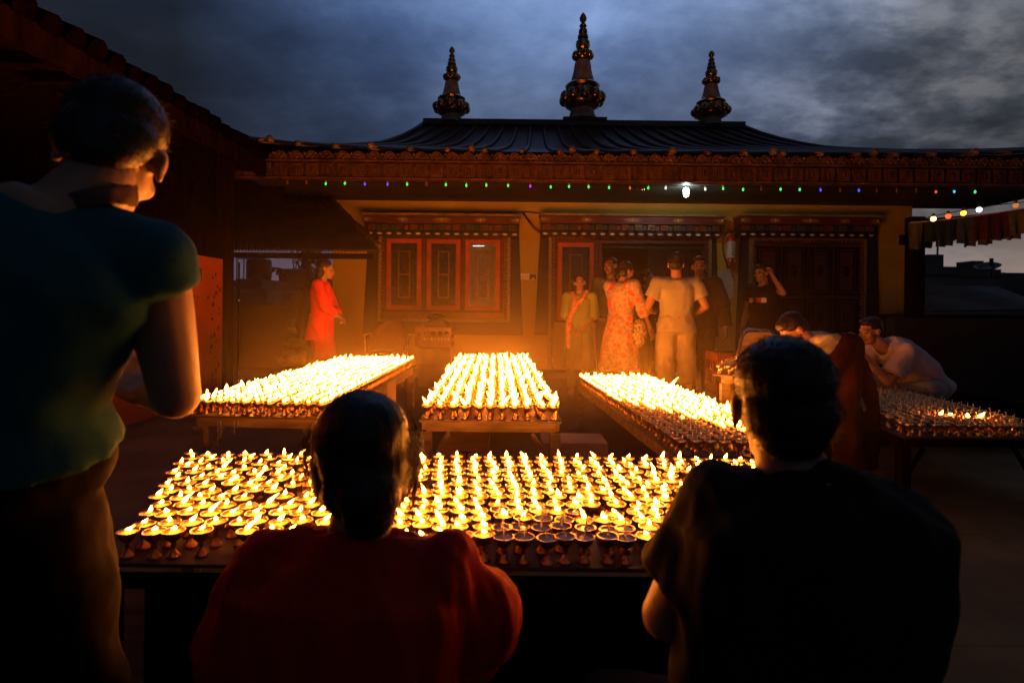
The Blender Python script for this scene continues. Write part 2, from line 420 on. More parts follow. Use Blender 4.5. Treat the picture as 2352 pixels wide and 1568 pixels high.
# ================================================================ TEMPLE
YW = 9.0      # facade plane
YE = 7.15     # eave front plane
temple = thing('temple_building', (1.6, YW, 0), 'ochre plastered temple with carved eaves and three spires on its dark metal roof', 'building')
def hole_wall(m, x0, x1, z0, z1, y0, y1, holes):
    xs = sorted({x0, x1, *[h[0] for h in holes], *[h[1] for h in holes]})
    zs = sorted({z0, z1, *[h[2] for h in holes], *[h[3] for h in holes]})
    for i in range(len(xs) - 1):
        for j in range(len(zs) - 1):
            cx, cz = (xs[i] + xs[i + 1]) / 2, (zs[j] + zs[j + 1]) / 2
            if any(h[0] < cx < h[1] and h[2] < cz < h[3] for h in holes): continue
            m.box((xs[i], y0, zs[j]), (xs[i + 1], y1, zs[j + 1]))
def frame(m, x0, x1, z0, z1, w, y0, y1, mi=None):
    m.box((x0, y0, z0), (x0 + w, y1, z1), mi); m.box((x1 - w, y0, z0), (x1, y1, z1), mi)
    m.box((x0 + w, y0, z1 - w), (x1 - w, y1, z1), mi); m.box((x0 + w, y0, z0), (x1 - w, y1, z0 + w), mi)
WX0, WX1 = PX(764, YW), PX(2094, YW)
WTOP = PZ(446, YW)
door = (PX(1378, YW), PX(1621, YW), 0.0, PZ(556, YW, 1480))
case3 = (PX(1078, YW), PX(1142, YW), PZ(704, YW, 1100), PZ(561, YW, 1100))
m = MB(); hole_wall(m, WX0, WX1, 0, WTOP, YW, YW + .22, [door, case3])
m.box((WX0, YW + .22, 0), (WX0 + .2, YW + 5, WTOP)); m.box((WX1 - .2, YW + .22, 0), (WX1, YW + 5, WTOP))
wb(m, 'wall', M['ochre'], temple)
m = MB(); hole_wall(m, WX0 + .2, WX1 - .2, 0, WTOP, YW + 3.2, YW + 3.3, [])
m.box((WX0 + .2, YW + .22, WTOP - .3), (WX1 - .2, YW + 3.2, WTOP - .25))
wb(m, 'inner_wall', M['conc'], temple)
# step in front of the wall
m = MB(); m.box((WX0 - .1, YW - .42, 0), (WX1 + .1, YW - .002, .09)); wb(m, 'step', M['conc'], temple)

def casement(parent, x0, x1, z0, z1, y, clear=False):
    m = MB(); w = .062
    frame(m, x0, x1, z0, z1, w, y - .05, y + .01)
    c = wb(m, 'window', M['redpaint'], parent)
    gx0, gx1, gz0, gz1 = x0 + w, x1 - w, z0 + w, z1 - w
    m = MB(); m.box((gx0, y - .012, gz0), (gx1, y - .006, gz1))
    g = wb(m, 'pane', M['clearglass' if clear else 'glass'], c)
    m = MB(); frame(m, gx0, gx1, gz0, gz1, .009, y - .045, y - .013, 0)
    cw = (gx1 - gx0); ix0, ix1 = gx0 + cw * .27, gx1 - cw * .27; iz0, iz1 = gz0 + .125, gz1 - .12
    frame(m, ix0, ix1, iz0, iz1, .020, y - .042, y - .014, 0)
    zm = (iz0 + iz1) / 2; m.box((ix0 + .02, y - .040, zm - .011), (ix1 - .02, y - .015, zm + .011), 0)
    wb(m, 'inner_frame', [M['goldtrim']], c)
    m = MB(); t = .0035
    def bar(a, b):
        m.cap((a[0], y - .024, a[1]), (b[0], y - .024, b[1]), t, t, 4, flat=True)
    for (za, zb) in ((iz0 + .02, zm - .011), (zm + .011, iz1 - .02)):
        xa, xb = ix0 + .02, ix1 - .02; dz = (xb - xa) * 1.0; z = za - dz
        while z < zb:
            for s in (0, 1):
                p, q = (xa, z), (xb, z + dz)
                if s: p, q = (xb, z), (xa, z + dz)
                # clip in z
                def cl(p, q, lim, lo):
                    if (p[1] < lim) == lo and (q[1] < lim) != lo:
                        f = (lim - p[1]) / (q[1] - p[1]); return (p[0] + (q[0] - p[0]) * f, lim)
                    return p
                p2 = cl(p, q, za, True); q2 = q
                if q[1] > zb: f = (zb - p[1]) / (q[1] - p[1]); q2 = (p[0] + (q[0] - p[0]) * f, zb)
                if p2[1] < zb and q2[1] > za and abs(q2[1] - p2[1]) > .01: bar(p2, q2)
            z += dz
    # leaded border panes around
    nb = 7
    for k in range(1, nb):
        z = gz0 + (gz1 - gz0) * k / nb
        bar((gx0, z), (ix0, z)); bar((ix1, z), (gx1, z))
    for xx in (ix0, (ix0 + ix1) / 2, ix1):
        bar((xx, gz0), (xx, iz0)); bar((xx, iz1), (xx, gz1))
    bar(((gx0 + ix0) / 2, gz0), ((gx0 + ix0) / 2, gz1)); bar(((gx1 + ix1) / 2, gz0), ((gx1 + ix1) / 2, gz1))
    wb(m, 'glazing_bars', M['carved'], c)
    return c
cg = mat('clear_glass', (.5, .5, .45), .1, var=.3, nscale=30, bump=.4, bscale=40, alpha=.35); M['clearglass'] = cg

def lintel(parent, vl, vr, dim=False):
    """painted Tibetan lintel: board, red band, block row, scalloped row"""
    x0, x1 = PX(vl, 8.75), PX(vr, 8.75)
    cxv = (vl + vr) / 2
    z = lambda vy: PZ(vy, 8.75, cxv)
    zt = z(492 + (cxv - 1010) * .003)
    root = MB(); root.box((x0 - .02, 8.66, zt - .03), (x1 + .02, YW, zt))
    L0 = wb(root, 'lintel', M['brownwood'], parent)
    mm = MB(); mm.box((x0, 8.72, zt - .145), (x1, YW - .002, zt - .032))
    wb(mm, 'red_band', M['maroon'], L0)
    # star / lozenge flower ornaments on the band
    zc = zt - .088; n = 3
    for k in range(n + 2):
        mm = MB(); cx = x0 + (x1 - x0) * k / (n + 1); big = k in (0, 2, n + 1)
        hw = .17 if big else .11
        pts = []
        for i in range(24):
            a = 2 * math.pi * i / 24; r = (1.0 if i % 2 == 0 else .55)
            px = max(x0 + .004, min(x1 - .004, cx + hw * r * math.cos(a))); pts.append((px, 8.716, zc + .045 * r * math.sin(a)))
        mm.prism(pts, (0, -.006, 0), 0)
        mm.lathe([(.018, 0), (.016, .008), (.0, .010)], (min(max(cx, x0 + .03), x1 - .03), 8.708, zc), 8, (0, -1, 0), 1)
        wb(mm, 'painted_flower', [M['carve2'], M['yel']], L0)
    # blocks
    mm = MB(); bz1, bz0 = zt - .150, zt - .245; n = int((x1 - x0) / .20)
    mm.box((x0, 8.80, bz0), (x1, YW - .003, bz1), 3)
    for k in range(n):
        cx = x0 + (k + .5) * (x1 - x0) / n
        mm.box((cx - .055, 8.755, bz0 + .006), (cx + .055, 8.797, bz1 - .006), k % 3)
        # carved frame and cross
        frame(mm, cx - .050, cx + .050, bz0 + .011, bz1 - .011, .007, 8.748, 8.754, 4)
        mm.mi = 4
        for s in (-1, 1):
            mm.cap((cx - .032, 8.752, (bz0 + bz1) / 2 - s * .022), (cx + .032, 8.752, (bz0 + bz1) / 2 + s * .022), .006, .006, 5)
        mm.mi = 0
        mm.box((cx + .07, 8.775, bz0 + .01), (cx + .128, 8.799, bz1 - .02), (k + 1) % 3) if k < n - 1 else None
    wb(mm, 'block_row', [M['blockr'], M['blockg'], M['blockb'], M['black'], M['goldtrim']], L0)
    # scallops
    mm = MB(); sz = zt - .300; n = int((x1 - x0) / .142)
    mm.box((x0 + .02, 8.86, zt - .33), (x1 - .02, YW - .004, bz0 - .002), 0)
    for k in range(n):
        cx = x0 + (k + .5) * (x1 - x0) / n
        rs = []
        for j in range(5):
            yy = 8.80 + .06 * j / 4 - .01
            rs.append([(cx + .062 * math.cos(a), yy, sz + .012 + .038 * math.sin(a) * (1 if math.sin(a) > 0 else .35)) for a in [2 * math.pi * i / 14 for i in range(14)]])
        mm.rings(rs, True, 0)
        mm.ell((cx, 8.787, sz + .004), (.040, .012, .017), seg=10, nr=6); mm.m[-62:] = [1] * 62
    wb(mm, 'scallop_row', [M['black'], M['whitep']], L0)
    return L0
def surround(parent, tl, tr, bl, br, vt, vb, yb=.012):
    """black trapezoid border painted proud of the plaster, with its inner edge left to the frames"""
    a = P(tl, vt, YW); b = P(tr, vt, YW); c = P(br, vb, YW); d = P(bl, vb, YW)
    mm = MB()
    mm.prism([(d.x, YW - .003, d.z), (c.x, YW - .003, c.z), (b.x, YW - .003, b.z), (a.x, YW - .003, a.z)], (0, -.02, 0))
    return mm
def trapeze_ring(parent, out, inn, z0, z1, iz0, iz1):
    """ring between an outer trapezoid and an inner rectangle"""
    (bl, br, tl, tr), (il, ir) = out, inn
    mm = MB(); y0, y1 = YW - .024, YW - .003
    def q(pts): mm.prism([(p[0], y1, p[1]) for p in pts], (0, y0 - y1, 0))
    f = lambda z, a, b: a + (b - a) * (z - z0) / (z1 - z0)
    q([(bl, z0), (il, z0), (il, z1), (tl, z1)]); q([(ir, z0), (br, z0), (tr, z1), (ir, z1)])
    if iz0 > z0 + .01: q([(il, z0), (ir, z0), (ir, iz0), (il, iz0)])
    if iz1 < z1 - .01: q([(il, iz1), (ir, iz1), (ir, z1), (il, z1)])
    return wb(mm, 'black_border', M['black'], parent)
def carved_frame(parent, vx0, vx1, vy0, vy1, bottom=True):
    cx = (vx0 + vx1) / 2; x0, x1 = PX(vx0, 8.93), PX(vx1, 8.93); z1, z0 = PZ(vy0, 8.93, cx), PZ(vy1, 8.93, cx)
    if not bottom: z0 = .0
    mm = MB(); w = .048
    mm.box((x0, 8.92, z0), (x0 + w, 8.975, z1), 0); mm.box((x1 - w, 8.92, z0), (x1, 8.975, z1), 0); mm.box((x0 + w, 8.92, z1 - w), (x1 - w, 8.975, z1), 0)
    if bottom: mm.box((x0 + w, 8.92, z0), (x1 - w, 8.975, z0 + w), 0)
    # beads
    def bead(x, z): mm.ell((x, 8.918, z), (.017, .010, .021), seg=6, nr=4); mm.m[-26:] = [1] * 26
    z = z0 + .05
    while z < z1 - .02: bead(x0 + w + .024, z); bead(x1 - w - .024, z); z += .062
    x = x0 + w + .03
    while x < x1 - w - .02: bead(x, z1 - w - .022); x += .062
    mm.box((x0 + w, 8.926, z0 + (w if bottom else 0)), (x0 + w + .046, 8.974, z1 - w - .05), 2); mm.box((x1 - w - .046, 8.926, z0 + (w if bottom else 0)), (x1 - w, 8.974, z1 - w - .05), 2)
    mm.box((x0 + w, 8.926, z1 - w - .046), (x1 - w, 8.974, z1 - w), 2)
    return wb(mm, 'carved_frame', [M['carve2'], M['goldtrim'], M['maroon']], parent), (x0 + w + .05, x1 - w - .05, z0 + w, z1 - w - .05)

def B9(vx, vy): p = P(vx, vy, YW); return p.x, p.z
# --- left window bay
lw_z0 = PZ(768, YW, 1020)
trapeze_ring(temple, (PX(835, YW), PX(1202, YW), PX(848, YW), PX(1190, YW)), (PX(872, YW), PX(1168, YW)), lw_z0, PZ(500, YW, 1020), PZ(738, YW, 1020), PZ(530, YW, 1020))
lintel(temple, 836, 1192)
cf, box_ = carved_frame(temple, 869, 1172, 533, 739)
bx0, bx1, bz0, bz1 = box_
m = MB(); cs = [(889, 968), (981, 1057), (1069, 1148)]
hz0, hz1 = PZ(712, 8.95, 1020), PZ(550, 8.95, 1020)
holes = [(PX(a, 8.95), PX(b, 8.95), hz0, hz1) for a, b in cs]
hole_wall(m, bx0, bx1, bz0, bz1, 8.945, 8.985, holes)
fr = wb(m, 'window_frame', M['redpaint2'] if 'redpaint2' in M else M['maroon'], temple)
m = MB(); m.box((bx0, 8.90, bz0 + .008), (bx1, 8.944, bz0 + .10)); wb(m, 'sill', M['goldtrim'], temple)
for k, h in enumerate(holes): casement(temple, h[0], h[1], h[2], h[3], 8.965, clear=(k == 2))
# --- door bay
dz1 = PZ(500, YW, 1440)
trapeze_ring(temple, (PX(1229, YW), PX(1652, YW), PX(1242, YW), PX(1642, YW)), (PX(1264, YW), PX(1628, YW)), PZ(770, YW, 1300), dz1, PZ(770, YW, 1300), PZ(540, YW, 1440))
lintel(temple, 1241, 1660)
cf, (bx0, bx1, bz0, bz1) = carved_frame(temple, 1260, 1634, 536, 740, bottom=False)
m = MB()
x_d = door[0]
hh = (PX(1281, 8.95), PX(1363, 8.95), PZ(736, 8.95, 1320), PZ(558, 8.95, 1320))
hole_wall(m, bx0, x_d - .03, PZ(740, YW, 1300), bz1, 8.945, 8.985, [hh]); wb(m, 'window_frame', M['maroon'], temple)
casement(temple, *hh, 8.965)
m = MB(); zt = door[3]
frame(m, x_d - .028, door[1], -.3, zt + .02, .05, 8.93, 8.985); m.v = [(x, y, max(z, .0)) for x, y, z in m.v]
dr = wb(m, 'door', M['maroon'], temple)
m = MB(); xm = PX(1492, YW)
# collapsible gate, folded towards the right; left half of the opening is dark
nb = 26
for k in range(nb):
    x = xm + (door[1] - .06 - xm) * k / (nb - 1)
    m.box((x - .005, YW + .03, .03), (x + .005, YW + .045, zt - .12))
for k in range(nb - 1):
    x = xm + (door[1] - .06 - xm) * (k + .5) / (nb - 1); dx = (door[1] - .06 - xm) / (nb - 1) * .5
    for z in [.2 + .3 * j for j in range(6)]:
        m.cap((x - dx, YW + .028, z), (x + dx, YW + .028, z + .12), .003, .003, 4, flat=True)
m.box((x_d + .03, YW + .02, zt - .10), (door[1] - .055, YW + .06, zt - .05))
wb(m, 'folding_gate', M['steel'], dr)
# --- right bay: dark carved doors
trapeze_ring(temple, (PX(1688, YW), PX(2022, YW), PX(1700, YW), PX(2012, YW)), (PX(1727, YW), PX(1985, YW)), 0.1, PZ(503, YW, 1855), .1, PZ(545, YW, 1855))
lintel(temple, 1698, 2016)
cf, (bx0, bx1, bz0, bz1) = carved_frame(temple, 1722, 1990, 545, 740, bottom=False)
m = MB(); m.box((bx0, 8.955, .1), (bx1, 8.985, bz1)); dd = wb(m, 'door', M['maroon'], temple)
m = MB(); nd = 4
for k in range(nd):
    xa = bx0 + (bx1 - bx0) * k / nd + .02; xb = bx0 + (bx1 - bx0) * (k + 1) / nd - .02
    for za, zb in ((.2, .62), (.68, 1.25), (1.31, bz1 - .05)):
        frame(m, xa, xb, za, zb, .03, 8.935, 8.956); frame(m, xa + .06, xb - .06, za + .06, zb - .06, .012, 8.93, 8.956)
        m.ell(((xa + xb) / 2, 8.948, (za + zb) / 2), (.05, .016, .09), seg=10, nr=6)
wb(m, 'door_panels', M['darkwood'], dd)

# --- eaves: soffit, carved panel row, trefoil row
EX0, EX1 = -3.62, 7.6
ez0, ez1, ez2 = PZ(412, YE, 1300), PZ(377, YE, 1300), PZ(349, YE, 1300)
m = MB(); m.box((EX0 + .1, YE + .12, ez0 + .055), (EX1 - .1, YW + .2, ez0 + .10)); m.box((WX0, YW - .05, WTOP - .04), (WX1, YW - .003, ez0 + .054))
wb(m, 'soffit', M['soffit'], temple)
m = MB(); m.box((EX0, YE + .04, ez0), (EX1, YE + .119, ez1), 0)
pitch = 36.0 / FOC * YE; n = int((EX1 - EX0) / pitch)
for k in range(n):
    cx = EX0 + (k + .5) * pitch
    m.box((cx - pitch * .40, YE + .012, ez0 + .01), (cx + pitch * .40, YE + .038, ez1 - .012), 0)
    frame(m, cx - pitch * .36, cx + pitch * .36, ez0 + .02, ez1 - .02, .012, YE + .000, YE + .012, 1)
    frame(m, cx - pitch * .22, cx + pitch * .22, ez0 + .045, ez1 - .04, .010, YE - .004, YE + .012, 1)
    m.ell((cx, YE + .008, (ez0 + ez1) / 2), (pitch * .11, .014, .045), seg=8, nr=5)
    for s in (-1, 1): m.cap((cx + s * pitch * .30, YE + .008, ez0 + .03), (cx + s * pitch * .30, YE + .008, ez1 - .03), .008, .008, 6)
m.box((EX0, YE - .03, ez1 + .001), (EX1, YE + .119, ez1 + .02), 1)
m.box((EX0, YE - .008, ez0 - .022), (EX1, YE + .119, ez0 - .001), 1)
wb(m, 'carved_fascia', [M['carved'], M['eavegold']], temple)
m = MB()
for k in range(n):
    cx = EX0 + (k + .5) * pitch; zb = ez1 + .022; r = pitch * .47
    pts = []
    for a in range(0, 181, 12):
        t = R(a); rr = r * (1 + .13 * abs(math.cos(1.5 * t + math.pi / 2 * 0)))
        pts.append((cx + rr * math.cos(t) * .98, YE + .045, zb + min(ez2 - zb + .01, rr * math.sin(t) * 1.18)))
    m.prism(pts, (0, -.035, 0))
    # raised trefoil relief
    for (ax, az, ar) in ((-.36, .26, .30), (.36, .26, .30), (0, .62, .34)):
        pth = [(cx + r * (ax + ar * math.cos(R(b))), YE + .006, zb + r * (az + ar * math.sin(R(b)))) for b in range(-40, 241, 35)]
        m.tube(pth, .012, 6)
    m.ell((cx, YE + .005, zb + r * .30), (r * .20, .022, r * .26), seg=8, nr=5)
    m.ell((cx + pitch / 2, YE + .02, zb + r * .92), (r * .20, .02, r * .22), seg=8, nr=5)
wb(m, 'trefoil_row', M['eavegold'], temple, autosmooth=50)

# --- roof, concave hip
RZ0 = ez2 - .01; RY0, RY1 = YE - .02, 10.3
rx0, rx1 = PX(977, RY1, 290), PX(1702, RY1, 290)
prof = [(0, 0), (.25, .20), (.5, .44), (.7, .66), (.82, .86), (.92, 1.08), (1, 1.30)]
RS = (PZ(287, RY1, 1300) - RZ0) / 1.30
def rpt(t):
    for (a, za), (b, zb) in zip(prof, prof[1:]):
        if t <= b + 1e-9: return za + (zb - za) * (t - a) / (b - a)
    return prof[-1][1]
def roof_xyz(u, t, side='f'):
    xl = EX0 - .05 + (rx0 - EX0 + .05) * t; xr = EX1 + .05 + (rx1 - EX1 - .05) * t
    up = .16 * (abs(2 * u - 1) ** 5) * (1 - t) ** 3      # upturned corners
    z = RZ0 + rpt(t) * RS + up
    d = (RY1 - RY0) * t
    if side == 'f': return V((xl + (xr - xl) * u, RY0 + d, z))
    return V((xl + (xr - xl) * u, 2 * RY1 - RY0 - d, z))
m = MB(); nu, ntt = 60, 20
for side in 'fb':
    g = [[roof_xyz(i / nu, j / ntt, side) for i in range(nu + 1)] for j in range(ntt + 1)]
    m.add([p for r in g for p in r], [(j * (nu + 1) + i, j * (nu + 1) + i + 1, (j + 1) * (nu + 1) + i + 1, (j + 1) * (nu + 1) + i) for j in range(ntt) for i in range(nu)])
for u in (0, 1):
    g = []
    for j in range(ntt + 1):
        a, b = roof_xyz(u, j / ntt, 'f'), roof_xyz(u, j / ntt, 'b'); g.append([a.lerp(b, i / 12) for i in range(13)])
    m.add([p for r in g for p in r], [(j * 13 + i, j * 13 + i + 1, (j + 1) * 13 + i + 1, (j + 1) * 13 + i) for j in range(ntt) for i in range(12)])
roof = wb(m, 'roof', M['roofmetal'], temple, smooth=True)
m = MB()
for k in range(1, 24):
    u = k / 24
    pts = [roof_xyz(u, j / 14, 'f') + V((0, -.01, .012)) for j in range(15)]
    m.tube(pts, .035, 6)
for u in (0, 1): m.tube([roof_xyz(u, j / 14, 'f') + V((0, 0, .01)) for j in range(15)], .05, 6)
wb(m, 'roof_ribs', M['roofmetal'], roof, smooth=True)
m = MB(); rz = roof_xyz(.5, 1).z
m.box((rx0 - .02, RY1 - .16, rz - .05), (rx1 + .02, RY1 + .16, rz + .045))
cxr = PX(1341, RY1, 283); m.box((cxr - .39, RY1 - .2, rz + .045), (cxr + .39, RY1 + .2, rz + .085))
wb(m, 'ridge_beam', M['roofmetal'], roof)
m = MB()
for k in range(9):
    u = (k + .5) / 9
    m = MB(); p = roof_xyz(u, 0.0) + V((0, -.02, .03)); m.ell(p, (.05, .07, .05), seg=8, nr=6); wb(m, 'rib_end', M['roofmetal'], roof, smooth=True)

def spire(vx, vbase, vtip, scale):
    """lathed finial: plaster foot, lobed lotus, flange, neck, second lotus, urn, two cups, bud"""
    b = P(vx, vbase, RY1); H = PZ(vtip, RY1, vx) - b.z
    # profile measured as (radius, height) in fractions of total height 1
    foot = [(.148, 0), (.142, .012), (.115, .05), (.105, .105), (.118, .12)]
    f = lambda pr: [(r * H * scale, z * H, *q) for r, z, *q in pr]
    m = MB(); m.lathe(f(foot), b, 24)
    sp = wb(m, 'spire', M['spirestone'], temple, autosmooth=45)
    m = MB(); R_ = H * scale
    m.lathe(f([(.10, .10), (.155, .13), (.175, .18), (.15, .22), (.13, .26)]), b, 24)
    for k in range(10):
        a = 2 * math.pi * k / 10 + .31
        c = b + V((math.cos(a) * .165 * R_, math.sin(a) * .165 * R_, .205 * H))
        m.ell(c, (.052 * R_, .052 * R_, .060 * H), Matrix.Rotation(a, 3, 'Z') @ Matrix.Rotation(R(-14), 3, 'Y'), 10, 8)
        c = b + V((math.cos(a + .31) * .118 * R_, math.sin(a + .31) * .118 * R_, .265 * H))
        m.ell(c, (.042 * R_, .042 * R_, .036 * H), None, 8, 6)
    wb(m, 'lotus', M['copper'], sp, smooth=True)
    m = MB(); m.lathe(f([(.10, .285), (.150, .295), (.158, .315), (.14, .335), (.12, .345), (.10, .35)]), b, 24); wb(m, 'flange', M['copper'], sp, autosmooth=40)
    m = MB(); m.lathe(f([(.112, .345), (.098, .39), (.082, .46), (.074, .52), (.066, .545), (.05, .55)]), b, 24); wb(m, 'neck', M['spirestone'], sp, autosmooth=40)
    m = MB(); m.lathe(f([(.05, .545), (.075, .56), (.082, .59), (.07, .62), (.045, .64)]), b, 20)
    for k in range(9):
        a = 2 * math.pi * k / 9
        m.ell(b + V((math.cos(a) * .072 * R_, math.sin(a) * .072 * R_, .598 * H)), (.031 * R_, .031 * R_, .036 * H), None, 8, 6)
    m.lathe(f([(.03, .63), (.055, .655), (.066, .69), (.062, .725), (.045, .745), (.025, .75)]), b, 20)
    m.lathe(f([(.03, .75), (.05, .76), (.047, .785), (.030, .80), (.03, .802), (.041, .81), (.038, .835), (.024, .855), (.024, .86), (.034, .868), (.028, .885), (.016, .895), (.016, .90), (.032, .925), (.033, .945), (.020, .975), (.0, 1.0)]), b, 20)
    wb(m, 'crown', M['copper'], sp, autosmooth=50)
spire(1036.5, 284, 106, 1.15); spire(1337, 278, 28, 1.0); spire(1632.5, 292, 115, 1.18)

# ================================================================ THINGS ON AND AT THE FACADE
bulb_cols = dict(g=(.05, 1, .12), v=(.14, .06, 1), p=(.45, .03, .9), r=(1, .08, .04), w=(.9, .95, .8), b=(.06, .08, 1), c=(.05, .5, .9), o=(1, .4, .1))
for k, c in bulb_cols.items(): M['bulb_' + k] = emis('bulb_' + k, c, 1.6 if k not in 'r' else 1.1)
M['bulb_off'] = mat('unlit_bulb', (.25, .10, .06), .3, bump=0)
YB = 7.6
sl = thing('string_lights', tuple(P(1400, 430, YB)), 'long string of small coloured bulbs hanging along the temple eaves', 'string lights')
bl = [(660, 'o-'), (703, 'off'), (748, 'g'), (792, 'g'), (838, 'v'), (890, 'v'), (935, 'g'), (980, 'off'), (1024, 'g'), (1071, 'g'), (1117, 'g'), (1167, 'g'), (1218, 'p'), (1265, 'g'), (1307, 'g'),
      (1352, 'g'), (1399, 'g'), (1447, 'r'), (1489, 'g'), (1529, 'w'), (1620, 'w'), (1661, 'g'), (1707, 'g'), (1749, 'off'), (1793, 'g'), (1837, 'g'), (1885, 'b'), (1930, 'off'), (1973, 'b'),
      (2014, 'off'), (2060, 'off'), (2105, 'off'), (2150, 'r'), (2192, 'c'), (2240, 'g')]
pts = []
for i, (vx, c) in enumerate(bl):
    p = P(vx, 424 + (vx - 748) * .0135 + random.uniform(-1.2, 1.2), YB)
    top = p + V((0, 0, .055))
    if i: q = pts[-1].lerp(top, .5); q.z -= .012; pts.append(q)
    pts.append(top)
m = MB(); m.tube(pts, .005, 5); wb(m, 'cable', M['wire'], sl)
for (vx, c), k in zip(bl, range(0, 999, 2)):
    t = pts[k]
    m = MB(); m.lathe([(.011, -.026), (.012, 0), (.006, .004)], t, 8)
    off = c in ('off', 'o-')
    sk_ = wb(m, 'bulb', M['bulb_off'] if off else M['brass'], sl, smooth=True)
    m = MB(); m.lathe([(.002, -.062), (.009, -.056), (.0135, -.044), (.012, -.032), (.009, -.026)], t, 10)
    wb(m, 'glass', M['bulb_off'] if off else M['bulb_' + c], sk_, smooth=True)
# the lit white lamp
p = P(1576, 436, YB + .12)
lamp = thing('ceiling_lamp', tuple(p + V((0, 0, .11))), 'glowing white capsule bulb hanging from the eave soffit above the door', 'lamp')
m = MB(); m.lathe([(.030, .02), (.030, .06), (.042, .10), (.044, .16)], p, 14); wb(m, 'socket', M['plasticdark'], lamp, smooth=True)
m = MB(); m.lathe([(.004, -.095), (.022, -.088), (.032, -.06), (.034, 0), (.028, .02)], p, 16); wb(m, 'bulb', emis('white_lamp_glass', (.80, 1.0, .95), 110), lamp, smooth=True)
# small camera under the soffit
p = P(1474, 431, YB + .15)
cm = thing('security_camera', tuple(p), 'small black security camera mounted under the temple eaves', 'camera')
m = MB(); m.box((p.x - .10, p.y - .05, p.z - .012), (p.x + .10, p.y + .08, p.z + .022)); wb(m, 'housing', M['plasticdark'], cm)
m = MB(); m.lathe([(.028, 0), (.030, .02), (.022, .035), (.0, .037)], p + V((0, -.045, -.03)), 12, (0, -1, -.3)); wb(m, 'lens', M['chrome'], cm, smooth=True)
m = MB(); m.tube([p + V((0, .02, .02)), p + V((0, .02, .13))], .014, 8); wb(m, 'bracket', M['plasticdark'], cm)

# extinguisher
YX = 8.86
e0 = P(1680, 572, YX)
ex = thing('fire_extinguisher', tuple(e0), 'red fire extinguisher with a white label hung on the pillar right of the door', 'extinguisher')
m = MB(); m.lathe([(.005, -.235), (.055, -.23), (.068, -.21), (.068, .16), (.05, .20), (.02, .225), (.018, .25)], e0, 20); wb(m, 'cylinder', M['redcyl'], ex, smooth=True)
m = MB(); m.lathe([(.0695, -.14), (.0695, .11)], e0, 20, cap=False)
for k in range(9):
    z = e0.z + .08 - k * .022; m.box((e0.x - .03 + .004 * (k % 3), e0.y - .0735, z), (e0.x + .028 - .006 * (k % 2), e0.y - .070, z + .007), 1)
m.box((e0.x - .05, e0.y - .060, e0.z - .21), (e0.x + .05, e0.y - .05, e0.z - .16), 0)
wb(m, 'label', [M['paper'], M['ink']], ex)
m = MB(); m.box((e0.x - .02, e0.y - .02, e0.z + .25), (e0.x + .02, e0.y + .02, e0.z + .275)); m.cap(e0 + V((.0, 0, .27)), e0 + V((-.07, -.02, .305)), .009, .007, 6); wb(m, 'handle', M['steel'], ex)
m = MB(); m.tube([e0 + V((-.02, 0, .26)), e0 + V((-.09, -.01, .25)), e0 + V((-.135, -.02, .15)), e0 + V((-.14, -.02, 0)), e0 + V((-.11, -.02, -.14)), e0 + V((-.075, -.03, -.24))], .011, 8)
m.cap(e0 + V((-.08, -.03, -.22)), e0 + V((-.06, -.03, -.30)), .014, .02, 8, flat=True); wb(m, 'hose', M['rubber'], ex, smooth=True)
# papers
pa = P(1645, 620, YW - .005); pb_ = P(1684, 684, YW - .005)
m = MB(); m.box((pa.x, YW - .008, pb_.z), (pb_.x, YW - .004, pa.z), 0)
for k in range(2):
    zz = pa.z - (pa.z - pb_.z) * .5 * k
    for j in range(9): m.box((pa.x + .02, YW - .0095, zz - .03 - j * .02), (pb_.x - .02 - .03 * (j % 3), YW - .008, zz - .026 - j * .02), 1)
    m.box((pa.x + .005, YW - .0095, zz - .004), (pb_.x - .005, YW - .008, zz - .001), 1)
tag(wb(m, 'notice_sheets', [M['paper'], M['greytrs']]), 'two sheets of printed paper pasted on the pillar below the fire extinguisher', 'notice')
# switch board
a = P(1196, 628, YW); b = P(1232, 643, YW)
sb = thing('switch_panel', (a.x, YW, a.z), 'white electric switch panel on the narrow pillar between window and door', 'switch')
m = MB(); m.box((a.x, YW - .03, b.z), (b.x, YW - .001, a.z)); wb(m, 'plate', M['white'], sb)
m = MB(); w = b.x - a.x
for k in range(4): m.box((a.x + .012 + k * .028, YW - .038, b.z + .03), (a.x + .030 + k * .028, YW - .030, a.z - .03))
wb(m, 'switches', M['paper'], sb)
m = MB(); m.box((a.x + w * .56, YW - .034, b.z + .008), (b.x - .01, YW - .030, a.z - .008), 0)
for dx, dz in ((-.02, .02), (.02, .02), (0, -.012)): m.lathe([(.007, 0), (.007, .003)], (a.x + w * .77 + dx, YW - .034, (a.z + b.z) / 2 + dz), 8, (0, -1, 0), 1)
m.box((a.x + w * .70, YW - .05, b.z - .005), (a.x + w * .86, YW - .034, b.z + .035), 1)
wb(m, 'socket', [M['plasticdark'], M['paper']], sb)
# cables on the facade
m = MB()
m.tube([P(845, 487, 8.95), P(1000, 486, 8.95), P(1195, 488, 8.95), P(1212, 487, 8.95), P(1245, 491, 8.95)], .007, 6)
m.tube([P(1202, 488, 8.94), P(1216, 508, 8.93), P(1230, 524, 8.93), P(1243, 534, 8.92)], .008, 6)
m.tube([P(1200, 490, 8.935), P(1212, 506, 8.93), P(1226, 526, 8.93), P(1241, 536, 8.92)], .006, 6)
tag(wb(m, 'wall_cable', M['wire'], smooth=True), 'black electric cables sagging across the pillar between window and door', 'cable')
